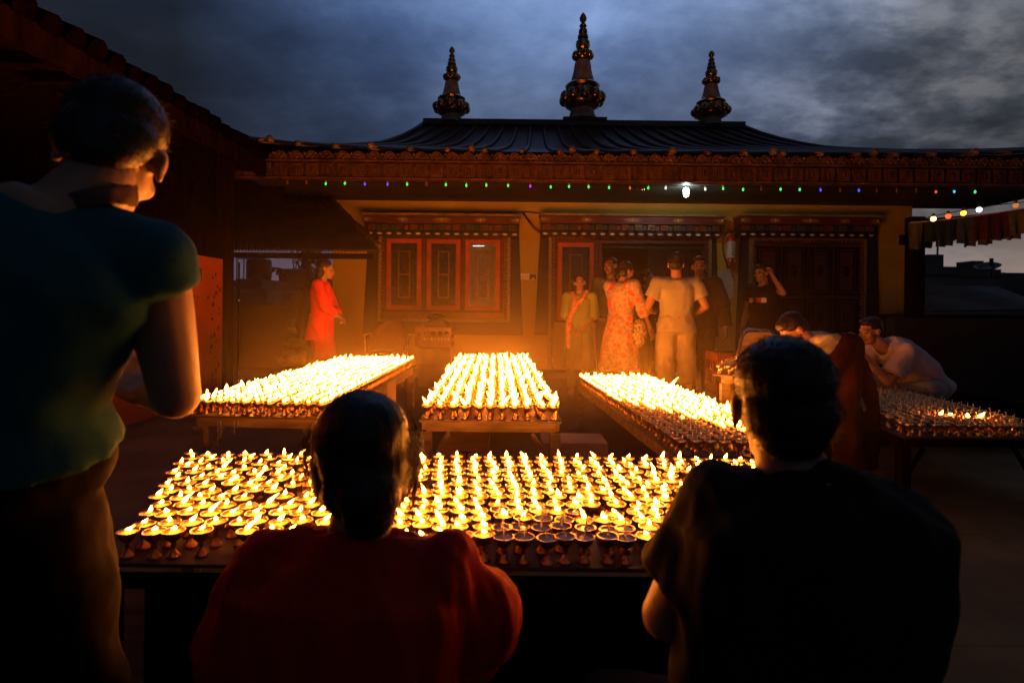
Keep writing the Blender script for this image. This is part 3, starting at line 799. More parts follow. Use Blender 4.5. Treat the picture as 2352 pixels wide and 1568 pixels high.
# lamp seen inside through the third casement
p = P(1099, 563, YW + .75)
li = thing('indoor_lamp', tuple(p), 'bright white tube lamp glowing inside behind the third window', 'lamp')
m = MB(); m.box((p.x - .11, p.y - .02, p.z + .015), (p.x + .11, p.y + .03, p.z + .04)); wb(m, 'fixture', M['white'], li)
m = MB(); m.tube([p + V((-.095, 0, 0)), p + V((.095, 0, 0))], .017, 8); wb(m, 'tube', emis('indoor_tube', (.85, .85, 1), 14), li, smooth=True)

# ================================================================ LEFT HALL
hall = thing('side_hall', (-3.4, 5, 0), 'dark tiled hall with low eaves along the left side of the terrace', 'building')
EXL, EZ = -3.14, 2.93
m = MB(); rowp = .21; n = int((8.2 - 1.6) / rowp)
# roof deck rising away to the left, then pan and cover tiles
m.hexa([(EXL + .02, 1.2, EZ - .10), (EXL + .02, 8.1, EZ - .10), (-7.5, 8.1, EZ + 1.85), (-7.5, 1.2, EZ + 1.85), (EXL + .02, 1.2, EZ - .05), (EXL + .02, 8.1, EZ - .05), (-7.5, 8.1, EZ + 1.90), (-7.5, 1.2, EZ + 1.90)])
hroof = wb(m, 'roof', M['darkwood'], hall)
m = MB()
for k in range(n):
    y = 1.7 + k * rowp
    zz = EZ + .015 * math.sin(k * 1.7)
    for j in range(5):
        a = V((EXL + .05 - j * .42, y, zz - .03 + j * .19 + .012)); b = a + V((-.46, 0, .205))
        m.cap(a, b, .088, .07, 10, flat=True)
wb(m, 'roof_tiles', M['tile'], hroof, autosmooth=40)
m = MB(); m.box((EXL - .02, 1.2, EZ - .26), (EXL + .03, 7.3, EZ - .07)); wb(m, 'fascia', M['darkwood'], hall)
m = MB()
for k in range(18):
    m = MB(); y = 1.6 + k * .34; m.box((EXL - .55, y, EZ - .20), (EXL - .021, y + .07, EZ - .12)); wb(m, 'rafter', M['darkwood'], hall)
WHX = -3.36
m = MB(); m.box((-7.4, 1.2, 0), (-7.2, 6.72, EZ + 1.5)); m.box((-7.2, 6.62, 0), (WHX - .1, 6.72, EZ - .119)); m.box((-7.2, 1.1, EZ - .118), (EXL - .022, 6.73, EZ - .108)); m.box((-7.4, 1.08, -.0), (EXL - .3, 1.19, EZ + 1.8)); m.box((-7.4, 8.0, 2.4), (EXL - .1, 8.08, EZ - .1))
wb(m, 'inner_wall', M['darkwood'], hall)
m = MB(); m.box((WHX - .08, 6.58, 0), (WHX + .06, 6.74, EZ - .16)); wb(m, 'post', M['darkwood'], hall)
m = MB(); m.box((WHX - .12, 1.2, 0), (WHX + .02, 6.56, 1.58)); rnd = random.Random(3); m.mi = 1
def blotch(yc, zc, r):
    pts = [(WHX + .0225, yc + r * (.6 + .5 * rnd.random()) * math.cos(a), zc + 1.5 * r * (.6 + .5 * rnd.random()) * math.sin(a)) for a in [2 * math.pi * i / 9 for i in range(9)]]
    m.prism(pts, (.0015, 0, 0))
blotch(6.06, 1.38, .075)
for k in range(26): blotch(6.40 + rnd.uniform(-.10, .10), 1.38 - k * .05 + rnd.uniform(-.03, .03), rnd.uniform(.006, .022))
for k in range(12): blotch(rnd.uniform(5.6, 6.4), rnd.uniform(.3, 1.2), rnd.uniform(.006, .02))
wb(m, 'painted_wall', [M['orangewall'], M['rustspot']], hall)

# lean-to awning between hall and temple
aw = thing('awning', (-2.5, 7.2, 1.8), 'sloping corrugated awning between the side hall and the temple window', 'awning')
A0, A1 = P(534, 572, 6.9), P(872, 574, 6.9); B0, B1 = P(534, 458, 8.3), P(760, 458, 8.3)
m = MB(); nn = 46; top = []; bot = []
for i in range(nn * 2 + 1):
    u = i / (nn * 2); w = .014 * (1 if i % 2 else -1)
    a = A0.lerp(A1, u); b = B0.lerp(B1, u)
    top.append((a.x, a.y, a.z + w)); bot.append((b.x, b.y, b.z + w))
vs = top + bot; k_ = len(top)
m.add(vs + [(x, y, z - .02) for x, y, z in vs], [(i, i + 1, k_ + i + 1, k_ + i) for i in range(k_ - 1)] + [(2 * k_ + i + 1, 2 * k_ + i, 3 * k_ + i, 3 * k_ + i + 1) for i in range(k_ - 1)] + [(i + 1, i, 2 * k_ + i, 2 * k_ + i + 1) for i in range(k_ - 1)])
wb(m, 'sheet', M['awn'], aw)
m = MB(); rnd = random.Random(5)
pp = [A1.lerp(B1, t / 16) + V((rnd.uniform(-.012, .012), 0, .03 + rnd.uniform(-.015, .015))) for t in range(17)]
m.tube(pp, [.03 + rnd.uniform(-.01, .012) for _ in pp], 7); wb(m, 'verge', M['goldtrim'], aw, smooth=True)
m = MB()
for k in range(13):
    a = P(534 + (760 - 534) * (k + .5) / 13, 462, 8.2); m.cap(a + V((0, -.12, -.03)), a + V((0, .14, .07)), .05, .05, 8, flat=True)
wb(m, 'ridge_tiles', M['tile'], aw)
m = MB(); m.box((A0.x, A0.y + .02, A0.z - .10), (A1.x - .1, A0.y + .08, A0.z - .035)); wb(m, 'beam', M['darkwood'], aw)
# post and panel behind red woman
m = MB(); a = P(716, 575, 7.6); b = P(764, 575, 7.9)
for k in range(6):
    x0 = a.x + (b.x - a.x) * k / 6; m.box((x0, 7.75 + .03 * (k % 2), 0), (x0 + (b.x - a.x) / 6 - .004, 7.80 + .03 * (k % 2), A0.z - .06))
tag(wb(m, 'green_screen', M['olive2'] if 'olive2' in M else M['darkjacket']), 'dark green slatted screen beside the ochre wall behind the woman in red', 'screen')
m = MB(); m.tube([P(709, 575, 7.55), V((P(709, 700, 7.55).x, 7.55, 0))], .025, 10); tag(wb(m, 'metal_pole', M['steel'], smooth=True), 'thin grey metal pole left of the dark green screen', 'pole')
# water pipe with tap on the orange panel edge
pt = thing('standpipe', tuple(P(549, 700, 6.9)), 'rusty standpipe with a bright round valve at the end of the orange wall', 'pipe')
m = MB(); m.tube([V((P(549, 600, 6.9).x, 6.9, 0)), P(549, 602, 6.9)], .012, 8); wb(m, 'pipe', M['tile'], pt, smooth=True)
m = MB(); m.lathe([(.012, 0), (.024, .01), (.024, .03), (.008, .034)], P(548, 690, 6.88), 12, (0, -1, 0)); wb(m, 'valve', M['chrome'], pt, smooth=True)
# parapet behind the gap
m = MB(); m.box((-6, 9.6, 0), (WX0 - .02, 9.75, 1.0)); m.box((-6, 9.56, 1.0), (WX0 - .02, 9.79, 1.06))
tag(wb(m, 'parapet', M['conc']), 'low concrete parapet seen through the gap beside the side hall', 'wall')
# sacks/crates behind
for k, (v0, v1, z0, z1, l) in enumerate(((652, 702, .66, .88, 'top'), (644, 704, .44, .65, 'second from top'), (630, 700, .22, .43, 'second from bottom'), (622, 706, .0, .21, 'bottom'))):
    a, b = PX(v0, 7.7), PX(v1, 7.7); m = MB()
    m.ell(((a + b) / 2, 7.9, (z0 + z1) / 2), ((b - a) / 2, .24, (z1 - z0) / 2 * 1.02), seg=18, nr=9)
    m.v = [((a + b) / 2 + (abs(x - (a + b) / 2) / ((b - a) / 2)) ** .45 * ((b - a) / 2) * (1 if x > (a + b) / 2 else -1), y, z + .006 * noise.noise(V((x * 9, y * 9, z * 9)))) for x, y, z in m.v]
    tag(wb(m, 'sack', M['olive'], smooth=True), 'olive green sack, %s of the stack behind the woman in red' % l, 'sack', 'stacked sacks')

# ================================================================ RIGHT SIDE
m = MB(); m.box((PX(2096, 6.6), 6.9, 0), (12, 7.05, .98)); tag(wb(m, 'side_parapet', M['innerdark']), 'dark parapet wall along the right side of the terrace', 'wall')
sh = thing('shed', (6.5, 10, 0), 'low shed with a grey corrugated roof beyond the right parapet', 'shed')
a, b = P(2086, 712, 8.2), P(2420, 708, 8.2); c, d = P(2080, 655, 9.9), P(2290, 658, 9.9)
m = MB(); nr_ = 60; g1, g2 = [], []
for i in range(nr_ + 1):
    u = i / nr_; w = .012 * (1 if i % 2 else -1)
    p, q = a.lerp(c, u), b.lerp(d, u); g1.append((p.x, p.y, p.z + w)); g2.append((q.x, q.y, q.z + w))
m.add(g1 + g2 + [(x, y, z - .03) for x, y, z in g1 + g2], [(i, nr_ + 1 + i, nr_ + 2 + i, i + 1) for i in range(nr_)] + [(2 * nr_ + 2 + i, 3 * nr_ + 3 + i, 3 * nr_ + 4 + i, 2 * nr_ + 3 + i)[::-1] for i in range(nr_)])
wb(m, 'roof', M['corrug'], sh)
m = MB(); m.box((a.x + .1, a.y + .15, -1), (b.x - .1, 10.6, a.z - .06)); wb(m, 'walls', M['innerdark'], sh)
m = MB(); a = P(2098, 500, 7.4); m.box((a.x, 7.4, 0), (a.x + .16, 7.56, 2.3)); m.box((a.x - .05, 7.36, 1.95), (a.x + .22, 7.6, 2.08)); tag(wb(m, 'porch_post', M['darkwood']), 'dark wooden post at the right corner of the temple', 'post')
# second string
s2 = thing('string_lights', tuple(P(2200, 495, 5.2)), 'short string with four large glowing bulbs by the prayer flags', 'string lights')
m = MB(); cp = [P(2085, 512, 5.4), P(2144, 496, 5.3), P(2178, 490, 5.25), P(2213, 482, 5.2), P(2249, 475, 5.15), P(2352, 464, 5.0), P(2400, 455, 4.9)]
m.tube(cp, .004, 5); wb(m, 'cable', M['wire'], s2)
for (vx, vy, c, st) in ((2144, 503, (1, .62, .18), 5), (2178, 497, (1, .07, .02), 3), (2213, 490, (1, .48, .04), 4), (2249, 482, (.75, .85, 1), 5), (2333, 472, (1, .35, .05), .6)):
    p = P(vx, vy, 5.2); m = MB(); m.lathe([(.012, .02), (.014, .045), (.008, .05)], p, 8); q = wb(m, 'bulb', M['plasticdark'], s2, smooth=True)
    m = MB(); m.lathe([(.003, -.022), (.016, -.016), (.023, 0), (.02, .014), (.012, .022)], p, 12, (.35, 0, 1)); wb(m, 'glass', emis('bulb_glass', c, st), q, smooth=True)
# prayer flags
def flags(name, a, b, sag, n, h, lab, seed=1, cols=('flagg', 'flagb', 'flagr', 'flagy', 'flagw'), cordm='rope', r=.006):
    rnd = random.Random(seed); root = thing(name, tuple(a), lab, 'prayer flags')
    pt = lambda t: a.lerp(b, t) + V((0, 0, -sag * 4 * t * (1 - t)))
    m = MB(); m.tube([pt(i / 20) for i in range(21)], r, 5); wb(m, 'cord', M[cordm], root, smooth=True)
    for k in range(n):
        t0, t1 = (k + .04) / n, (k + .98) / n; rows = []
        hh = h * rnd.uniform(.85, 1.15); ph = rnd.uniform(0, 6)
        m = MB(); nx, nz_ = 8, 7
        for j in range(nz_ + 1):
            for i in range(nx + 1):
                p = pt(t0 + (t1 - t0) * i / nx) + V((.02 * j / nz_ * math.sin(ph), .03 * math.sin(i * 1.1 + ph) * j / nz_, -hh * j / nz_ + .01 * math.sin(i + ph) * j / nz_)); rows.append(p)
        m.add(rows, [(j * (nx + 1) + i, j * (nx + 1) + i + 1, (j + 1) * (nx + 1) + i + 1, (j + 1) * (nx + 1) + i) for j in range(nz_) for i in range(nx)])
        wb(m, 'flag', M[cols[k % len(cols)]], root, smooth=True)
    return root
flags('prayer_flags', P(2085, 512, 7.2), P(2440, 462, 6.6), .03, 9, .30, 'row of dark green, blue and red prayer flags hanging right of the temple', 2, ('flagy', 'flagg', 'flagg', 'flagb', 'flagr', 'flagr'))
flags('prayer_flags', P(2085, 505, 7.6), P(2450, 470, 7.2), .02, 11, .36, 'second row of yellowish prayer flags behind the dark ones', 5, ('flagy', 'flagy', 'flagw', 'flagy'))

# far city
def city_block(vx0, vx1, vy, Y, lab, col='cityb', depth=8, tank=None, rails=False, extra=None, win=True):
    a, b = P(vx0, vy, Y), P(vx1, vy, Y); z = (a.z + b.z) / 2
    root = thing('city_building', ((a.x + b.x) / 2, Y, -9), lab, 'building', None)
    m = MB(); m.box((a.x, Y, -9), (b.x, Y + depth, z), 0); m.box((a.x - .1, Y - .1, z - .35), (b.x + .1, Y - .002, z - .15), 0); wb(m, 'walls', M[col], root)
    if win:
        m = MB(); nx = max(1, int((b.x - a.x) / 2.2)); 
        for r_ in range(3):
            for k in range(nx):
                x = a.x + (b.x - a.x) * (k + .5) / nx; zz = z - 2.2 - r_ * 3
                m.box((x - .45, Y - .05, zz), (x + .45, Y - .004, zz + 1.2))
        wb(m, 'windows', M['glass'], root)
    return root, a, b, z
r_, a, b, z = city_block(640, 716, 617, 30, 'flat roofed block crowned with scaffolding and antennas, left of the metal pole')
m = MB(); rnd = random.Random(8)
m.box((a.x + 1.1, 30.2, z), (a.x + 1.5, 30.6, z + 1.4))
for k in range(12):
    x = a.x + rnd.uniform(.3, b.x - a.x - .3) if b.x - a.x > .7 else a.x; m.tube([(x, 30.5 + rnd.uniform(0, 3), z), (x + rnd.uniform(-.2, .2), 31, z + rnd.uniform(.3, 1.1))], .035, 5)
for k in range(4): m.box((a.x + .8, 30.4 + k, z + .5 + .1 * k), (b.x, 30.43 + k, z + .55 + .1 * k))
m.box((b.x - .9, 31, z + .4), (b.x - .2, 32, z + 1.5))
wb(m, 'roof_clutter', M['steel'], r_)
r_, a, b, z = city_block(541, 600, 640, 26, 'low dark block with a black water tank, behind the standpipe')
tk = thing('water_tank', (P(588, 640, 26.5).x, 26.8, z), 'black plastic water tank on the low roof behind the standpipe', 'water tank')
m = MB(); m.lathe([(.52, 0), (.56, .1), (.56, .85), (.5, .95), (.2, 1.02), (.2, 1.08)], (tk.location.x, 26.8, z), 20); wb(m, 'barrel', M['tankblk'], tk, autosmooth=40)
m = MB(); m.box((P(541, 640, 26).x, 26.05, z + .9), (P(573, 640, 26).x, 26.09, z + .94))
for k in range(3): m.box((P(541 + 16 * k, 640, 26).x, 26.05, z), (P(541 + 16 * k, 640, 26).x + .04, 26.09, z + .9))
wb(m, 'railing', M['steel'], r_)
city_block(596, 645, 652, 34, 'dark flat roofed block between the tank roof and the scaffolded block')
flags('prayer_flags', P(607, 622, 28), P(662, 628, 30), -.25, 9, .28, 'tiny dark flags strung over the roofs beyond the parapet', 3, cordm='wire', r=.012)
city_block(536, 612, 664, 20, 'near dark roof terrace beyond the parapet with small windows', 'conc')
city_block(618, 716, 672, 22, 'near brown roof terrace below the scaffolded block', 'conc')
city_block(200, 520, 640, 40, 'distant block hidden behind the side hall', 'cityb')
# right skyline
r_, a, b, z = city_block(2098, 2200, 612, 24, 'dark tin roofed block at the right beyond the porch post')
m = MB(); q = P(2165, 612, 24); m.box((q.x - .35, 24.4, z), (q.x + .35, 25, z + .55)); m.tube([(q.x + .15, 24.5, z + .5), (q.x + .18, 24.5, z + 1.3)], .04, 6); m.ell((q.x + .18, 24.5, z + 1.25), (.2, .08, .16))
wb(m, 'roof_hut', M['cityb'], r_)
r_, a, b, z = city_block(2195, 2300, 618, 27, 'wide dark block with a square tank room on its roof, at the far right')
m = MB(); q0, q1 = P(2242, 598, 27), P(2268, 598, 27); m.box((q0.x, 27.2, z), (q1.x, 28.2, q0.z)); m.box((q1.x, 27.4, z), (P(2280, 618, 27).x, 28, z + .25)); wb(m, 'tank_room', M['cityb'], r_)
city_block(2290, 2480, 627, 32, 'distant low dark block at the right edge of the view')
r_, a, b, z = city_block(2120, 2460, 640, 16, 'near dark building just beyond the shed roof', 'conc', 4)
q = P(2348, 640, 15.5)
an = thing('antenna_mast', (q.x, 16.5, z), 'thin mast with a dish antenna standing on the roof at the right edge', 'antenna')
m = MB(); m.tube([(q.x, 16.5, z), (q.x, 16.5, P(2348, 590, 16).z)], .05, 8); wb(m, 'mast', M['steel'], an)
m = MB(); m.lathe([(.0, -.06), (.2, -.03), (.32, .05), (.2, -.01), (.0, -.03)], (q.x - .2, 16.4, z + .35), 16, (-.3, -.3, 1)); wb(m, 'dish', M['steel'], an, smooth=True)
# ================================================================ TABLES
def table(name, quad, ztop, lab, legs=True, thick=.009, bar=True, tray=True):
    """quad: near-left, near-right, far-right, far-left board corners (x, y)"""
    q = [V((x, y, 0)) for x, y in quad]; c = sum(q, V()) / 4
    root = thing(name, (c.x, c.y, 0), lab, 'table')
    m = MB(); lo = [(p.x, p.y, ztop - thick) for p in q]; hi = [(p.x, p.y, ztop) for p in q]; m.hexa(lo + hi); wb(m, 'tabletop', M['tabletop'], root)
    ins = [p + (c - p).normalized() * .10 for p in q]
    if bar:
        m = MB()
        for i in range(4):
            a, b = ins[i], ins[(i + 1) % 4]; d = (b - a).normalized(); w = V((-d.y, d.x, 0)) * .022
            m.hexa([tuple(a - w + V((0, 0, ztop - thick - .058))), tuple(b - w + V((0, 0, ztop - thick - .058))), tuple(b + w + V((0, 0, ztop - thick - .058))), tuple(a + w + V((0, 0, ztop - thick - .058))),
                    tuple(a - w + V((0, 0, ztop - thick - .001))), tuple(b - w + V((0, 0, ztop - thick - .001))), tuple(b + w + V((0, 0, ztop - thick - .001))), tuple(a + w + V((0, 0, ztop - thick - .001)))])
        wb(m, 'apron', M['brownwood'], root)
    if legs:
        for i, p in enumerate(ins):
            m = MB(); z1 = ztop - thick - .06; r = .025
            m.box((p.x - r, p.y - r, 0), (p.x + r, p.y + r, z1))
            wb(m, 'leg', M['brownwood'], root)
            m = MB(); t = (ins[i ^ 1] - p).normalized()
            m.cap(p + V((0, 0, z1 - .19)), p + t * .11 + V((0, 0, z1 - .005)), .013, .013, 4, flat=True); wb(m, 'brace', M['brownwood'], root)
    return root
def rim(vx, vy, drop): Y = drop * FOC / (vy - HY); return Y
ZF, ZC, ZL, ZR, ZQ = CAMH - .635, CAMH - .515, CAMH - .515, CAMH - .665, CAMH - .665
QF = [(-1.02, 1.395), (1.02, 1.395), (1.22, 2.24), (-1.33, 2.24)]
QC = [(-.42, 2.60), (.235, 2.60), (.165, 5.36), (-.51, 5.36)]
QL = [(-1.53, 2.66), (-.85, 2.62), (-.85, 5.05), (-1.50, 5.05)]
QR = [(.76, 2.60), (1.42, 2.60), (1.24, 5.15), (.59, 5.15)]
QQ = [(2.10, 3.04), (2.92, 3.04), (3.08, 4.50), (2.36, 4.50)]
tf = table('low_table', QF, ZF, 'wide low table nearest the camera, covered with butter lamps, before the three people', bar=False)
for c_ in tf.children:
    if c_.name.startswith('tabletop'): c_.data.materials[0] = M['leadedge']
m = MB(); m.box((-1.0, 1.41, 0), (1.0, 1.43, ZF - .036)); wb(m, 'shade_panel', M['darkwood'], tf)  # panel added to keep the space below the table black
table('low_table', QC, ZC, 'narrow wooden table in the middle of the terrace with blazing lamps in straight rows')
table('low_table', QL, ZL, 'long wooden table of burning lamps behind the red seated woman, towards the woman in red')
table('low_table', QR, ZR, 'long table left of the black shirted man, with lamps lit on the far side only')
tq = table('low_table', QQ, ZQ, 'dark table of mostly unlit lamps at the right, in front of the man in pink')
for c_ in tq.children:
    c_.data.materials[0] = M['leadedge'] if c_.name.startswith('tabletop') else M['darkwood']
QS = [(1.47, 4.15), (2.05, 3.85), (2.35, 4.45), (1.78, 4.75)]
ZS = P(1640, 858, 4.2).z
table('low_table', QS, ZS, 'small table of unlit lamps by the red crate, half hidden by the black shirted man')

# ================================================================ BUTTER LAMPS
CUP = [(.0, .0), (.0155, .0), (.0165, .003), (.0125, .008), (.007, .015), (.0045, .022), (.0048, .027), (.0085, .030), (.0050, .034), (.0090, .039), (.0180, .046), (.0235, .056), (.0262, .0640), (.0265, .0655), (.0245, .0655), (.0232, .0600), (.0205, .0545), (.0, .0525)]
def flame_prof(h, r):
    return [(.0006, 0), (r * .55, h * .06), (r * .92, h * .18), (r, h * .30), (r * .86, h * .46), (r * .60, h * .63), (r * .34, h * .79), (r * .13, h * .93), (.0002, h)]
def flame_mb(m, o, h, r, lx, ly, seg=8, prof=None, wob=0.0):
    """leaning, slightly curling flame"""
    rs = []
    for rr, z in (prof or flame_prof(h, r)):
        t = z / h; bx = lx * t ** 1.5 * h + wob * math.sin(t * 5) * r; by = ly * t ** 1.5 * h
        rs.append([(o[0] + bx + rr * math.cos(a) * 1.0, o[1] + by + rr * math.sin(a), o[2] + z) for a in [2 * math.pi * i / seg for i in range(seg)]])
    m.rings(rs, True)
def wick_pts(k, hh=.021):
    rnd = random.Random(k); a = rnd.uniform(0, 6.28); b = rnd.uniform(.0, .006)
    hook = rnd.random() < .55
    p = [(0, 0, .055), (b * math.cos(a) * .4, b * math.sin(a) * .4, .066), (b * math.cos(a), b * math.sin(a), .066 + hh)]
    if hook: p += [((b + .005) * math.cos(a), (b + .005) * math.sin(a), .068 + hh), ((b + .0085) * math.cos(a), (b + .0085) * math.sin(a), .063 + hh)]
    return p
rnd = random.Random(11)
r2a = random.Random(77)
lamps = []   # x, y, z, lit, lean, table, fullness
def grid(q, n, rws, z, litf, lean, tab, inset=.035, jit=.0035, extra=0, skip=None):
    c = [V((x, y, 0)) for x, y in q]
    for j in range(rws):
        for i in range(n):
            u, v = (i + .0) / (n - 1), (j + .0) / (rws - 1)
            p = (c[0] * (1 - u) + c[1] * u) * (1 - v) + (c[3] * (1 - u) + c[2] * u) * v
            x, y = p.x + rnd.gauss(0, jit), p.y + rnd.gauss(0, jit)
            if tab == 'A': x += (.026 * (j % 2) if lean[0] > .3 else .016 * math.sin(j * 2.1 + i * .35) * min(1, abs(u - .25) * 2))
            if skip and skip(u, v, i, j): continue
            lamps.append((x, y, z, litf(u, v, x, y), lean, tab))
def inner(q, ins=.032, front=.03):
    c = [V((x, y, 0)) for x, y in q]; ctr = sum(c, V()) / 4; out = []
    for p in c:
        d = ctr - p; out.append((p.x + ins * (1 if d.x > 0 else -1), p.y + front * (1 if d.y > 0 else -1)))
    return out
# near table: a slanting block at the left, straight block at the right
gl = [(-.955, 1.43), (-.500, 1.455), (-.655, 2.19), (-1.235, 2.19)]
grid(gl, 9, 13, ZF, lambda u, v, x, y: True, (.55, .1), 'A', jit=.005, skip=lambda u, v, i, j: (i, j) in ((6, 5), (5, 4), (4, 0)))
def litA(u, v, x, y):
    vx = HX + FOC * x / y; vy = HY + FOC * .57 / y
    if 1155 < vx < 1450 and vy > 1172 + (0 if 1230 < vx < 1345 else 22): return False
    return rnd.random() > .015
gr = [(-.43, 1.43), (.98, 1.43), (1.165, 2.19), (-.60, 2.19)]
grid(gr, 28, 14, ZF, litA, (-.12, .1), 'A', jit=.0045, skip=lambda u, v, i, j: (i, j) in ((13, 3), (4, 7), (19, 9)))
grid(inner(QC), 11, 47, ZC, lambda u, v, x, y: r2a.random() > .03, (.0, .25), 'C', jit=.0055)
grid(inner(QL), 11, 41, ZL, lambda u, v, x, y: rnd.random() > .02, (.45, .1), 'L', jit=.003)
def litR(u, v, x, y): return y > 3.75 - 1.55 * u + rnd.uniform(-.08, .08)
grid(inner(QR), 10, 43, ZR, litR, (.15, .1), 'R', jit=.004)
grid(inner(QQ, .05), 12, 22, ZQ, lambda u, v, x, y: False, (0, 0), 'Q', jit=.006)
grid(inner(QS, .06, .04), 9, 8, ZS, lambda u, v, x, y: False, (0, 0), 'S', jit=.004)
# four lit lamps on the dark table
for (vx, vy) in ((2170, 942), (2195, 944), (2221, 946), (2240, 947)):
    Y = .6 * FOC / (vy - HY); x = (vx - HX) / FOC * Y
    k = min(range(len(lamps)), key=lambda i: (lamps[i][0] - x) ** 2 + (lamps[i][1] - Y) ** 2 if lamps[i][5] == 'Q' and not lamps[i][3] else 99)
    l = lamps[k]; lamps[k] = (*l[:3], True, (.05, 0), 'Q')
def hidden(x, y, z):
    vx = HX + FOC * x / y; vy = HY - FOC * (z + .065 - CAMH) / y
    if ((vx - 818) / 112) ** 2 + ((vy - 1030) / 128) ** 2 < 1: return True
    if 755 < vx < 900 and 1030 < vy < 1260: return True
    if vy > 1215 and 640 < vx < 1040: return True
    if vx > 1735 and y < 2.4: return True
    if vx > 1600 + (1230 - vy) * .6 and y < 2.4 and vx > 1600: return True
    if vx < 255: return True
    if 1700 < vx < 1960 and 760 < vy < 1045: return True
    return not (0 < vx < 2352 and vy < 1568)
vis = sorted([l for l in lamps if not hidden(*l[:3])], key=lambda l: l[1])
single = set(vis[:296])
# shared pieces for the individual lamps
cupm = MB().lathe(CUP, (0, 0, 0), 18).mesh('cup', [M['brass']], True)
def disk(r, z, mt, name):
    m = MB(); rs = []
    for rr, zz in ((r, z), (r * .7, z + .0006), (r * .3, z + .001), (.0001, z + .0012)):
        rs.append([(rr * math.cos(a), rr * math.sin(a), zz) for a in [2 * math.pi * i / 16 for i in range(16)]])
    m.rings(rs, False); return m.mesh(name, [mt], True)
bl_ = disk(.0238, .0605, M['butterlit'], 'butter'); bl_low = disk(.0226, .0575, M['butterlit'], 'butter'); bu_ = disk(.0236, .0612, M['butter'], 'butter')
wk = []
for k in range(6):
    m = MB(); m.tube(wick_pts(k), .0019, 6); wk.append(m.mesh('wick', [M['wick']], True))
m = MB(); m.tube([(0, 0, .055), (.0008, 0, .072)], .0011, 6); wkb = m.mesh('wick', [M['wickburnt']], True)
fl = {}
for lean in {(.55, .1), (-.12, .1), (.05, 0)}:
    for k in range(12):
        rr = random.Random(k * 7 + int(lean[0] * 100)); h = rr.choice([.010, .011, .012, .013, .015, .017, .020] if k else [.032]); w = rr.uniform(.0048, .0066)
        m = MB(); flame_mb(m, (0, 0, .0675), h, w, lean[0] * rr.uniform(.3, 1.8) + rr.uniform(-.55, .55), lean[1] + rr.uniform(-.3, .3), 9, wob=rr.uniform(-.25, .25))
        if rr.random() < .18:
            flame_mb(m, (w * .9, 0, .066), h * .6, w * .7, .5, 0, 8)
        fl[(lean, k)] = m.mesh('flame', [M['flame']], True)
def mk(name, me, parent):
    o = bpy.data.objects.new(name, me); COL.objects.link(o); o.parent = parent; return o
lab = {
    ('A', True, 0): 'burning brass butter lamp in the slanting left block of the near table',
    ('A', True, 1): 'burning brass butter lamp in the straight rows of the near table',
    ('A', False, 1): 'unlit brass butter lamp with pale wick in the front rows of the near table',
    ('A', False, 0): 'burnt out brass butter lamp in the slanting left block of the near table',
}
other = {'C': 'burning butter lamp at the near end of the narrow middle table', 'L': 'burning butter lamp at the near end of the left table', 'R': 'butter lamp on the right table with dark and lit lamps'}
for l in sorted(single):
    x, y, z, lit, lean, tab = l
    blk = 0 if lean[0] > .3 else 1
    lb = lab.get((tab, lit, blk)) or other.get(tab, 'butter lamp on a far table')
    o = thing('butter_lamp', (x, y, z), lb, 'butter lamp', 'butter lamps: ' + lb, rnd.uniform(-.12, .12))
    s = rnd.uniform(.99, 1.05); o.scale = (s, s, rnd.uniform(.96, 1.05))
    mk('cup', cupm, o)
    if lit:
        mk('butter', rnd.choice([bl_, bl_, bl_low]), o); mk('wick', wkb, o)
        ln = lean if (lean, 0) in fl else (-.12, .1)
        f = mk('flame', fl[(ln, rnd.randrange(12))], o)
    else:
        mk('butter', bu_, o); mk('wick', rnd.choice(wk), o)
# all the rest as one object
m = MB(); r2 = random.Random(21)
CUPL = [(.0, .0), (.0160, .001), (.0075, .014), (.0045, .022), (.0085, .030), (.0060, .036), (.0180, .046), (.0262, .0640), (.0245, .0655), (.0215, .058), (.0, .0565)]
for l in lamps:
    if l in single: continue
    x, y, z, lit, lean, tab = l
    if tab in 'AQS' and hidden(x, y, z) and not lit: continue
    m.mi = 0; m.lathe(CUPL, (x, y, z), 9)
    m.mi = 1 if lit else 2
    rs = [[(x + rr * math.cos(a), y + rr * math.sin(a), z + zz) for a in [2 * math.pi * i / 9 for i in range(9)]] for rr, zz in ((.0235, .0608), (.0002, .0615))]
    m.rings(rs, False)
    if lit:
        m.mi = 3
        h = r2.choice([.014, .018, .022, .026, .031, .040]); w = r2.uniform(.0085, .0125)
        if tab == 'C': w *= .88; h *= 1.05
        if tab == 'L': w *= .86; h *= .9
        if tab == 'A': w *= .58; h *= .60
        if r2.random() < .012: h *= 1.8
        flame_mb(m, (x, y, z + .066), h, w, lean[0] * r2.uniform(.3, 1.5) + r2.uniform(-.9, .9), lean[1] + r2.uniform(-.5, .5), 6,
                 prof=[(.0006, 0), (w * .85, h * .15), (w, h * .32), (w * .7, h * .58), (w * .3, h * .82), (.0002, h)])
    else:
        m.mi = 4; m.tube([(x + a, y + b, z + c) for a, b, c in wick_pts(r2.randrange(9))], .0019, 4)
bo = m.build('butter_lamps', [M['brass'], M['butterlit'], M['butter'], M['flame'], M['wick']], smooth=True)
tag(bo, 'rows upon rows of butter lamps filling the tables further back', 'butter lamps', kind='stuff')

# drips of wax and butter under the left table
m = MB()
for vx in (500, 507, 538, 546):
    p = P(vx, 966, 2.68); n_ = random.Random(vx)
    L_ = n_.uniform(.03, .14); m.tube([p, p + V((.001, 0, -L_ * .5)), p + V((0, 0, -L_))], [.003, .002, .004], 6)
tag(wb(m, 'butter_drips', M['butter'], smooth=True), 'thin strings of butter dripping from the near edge of the left table', 'drips')

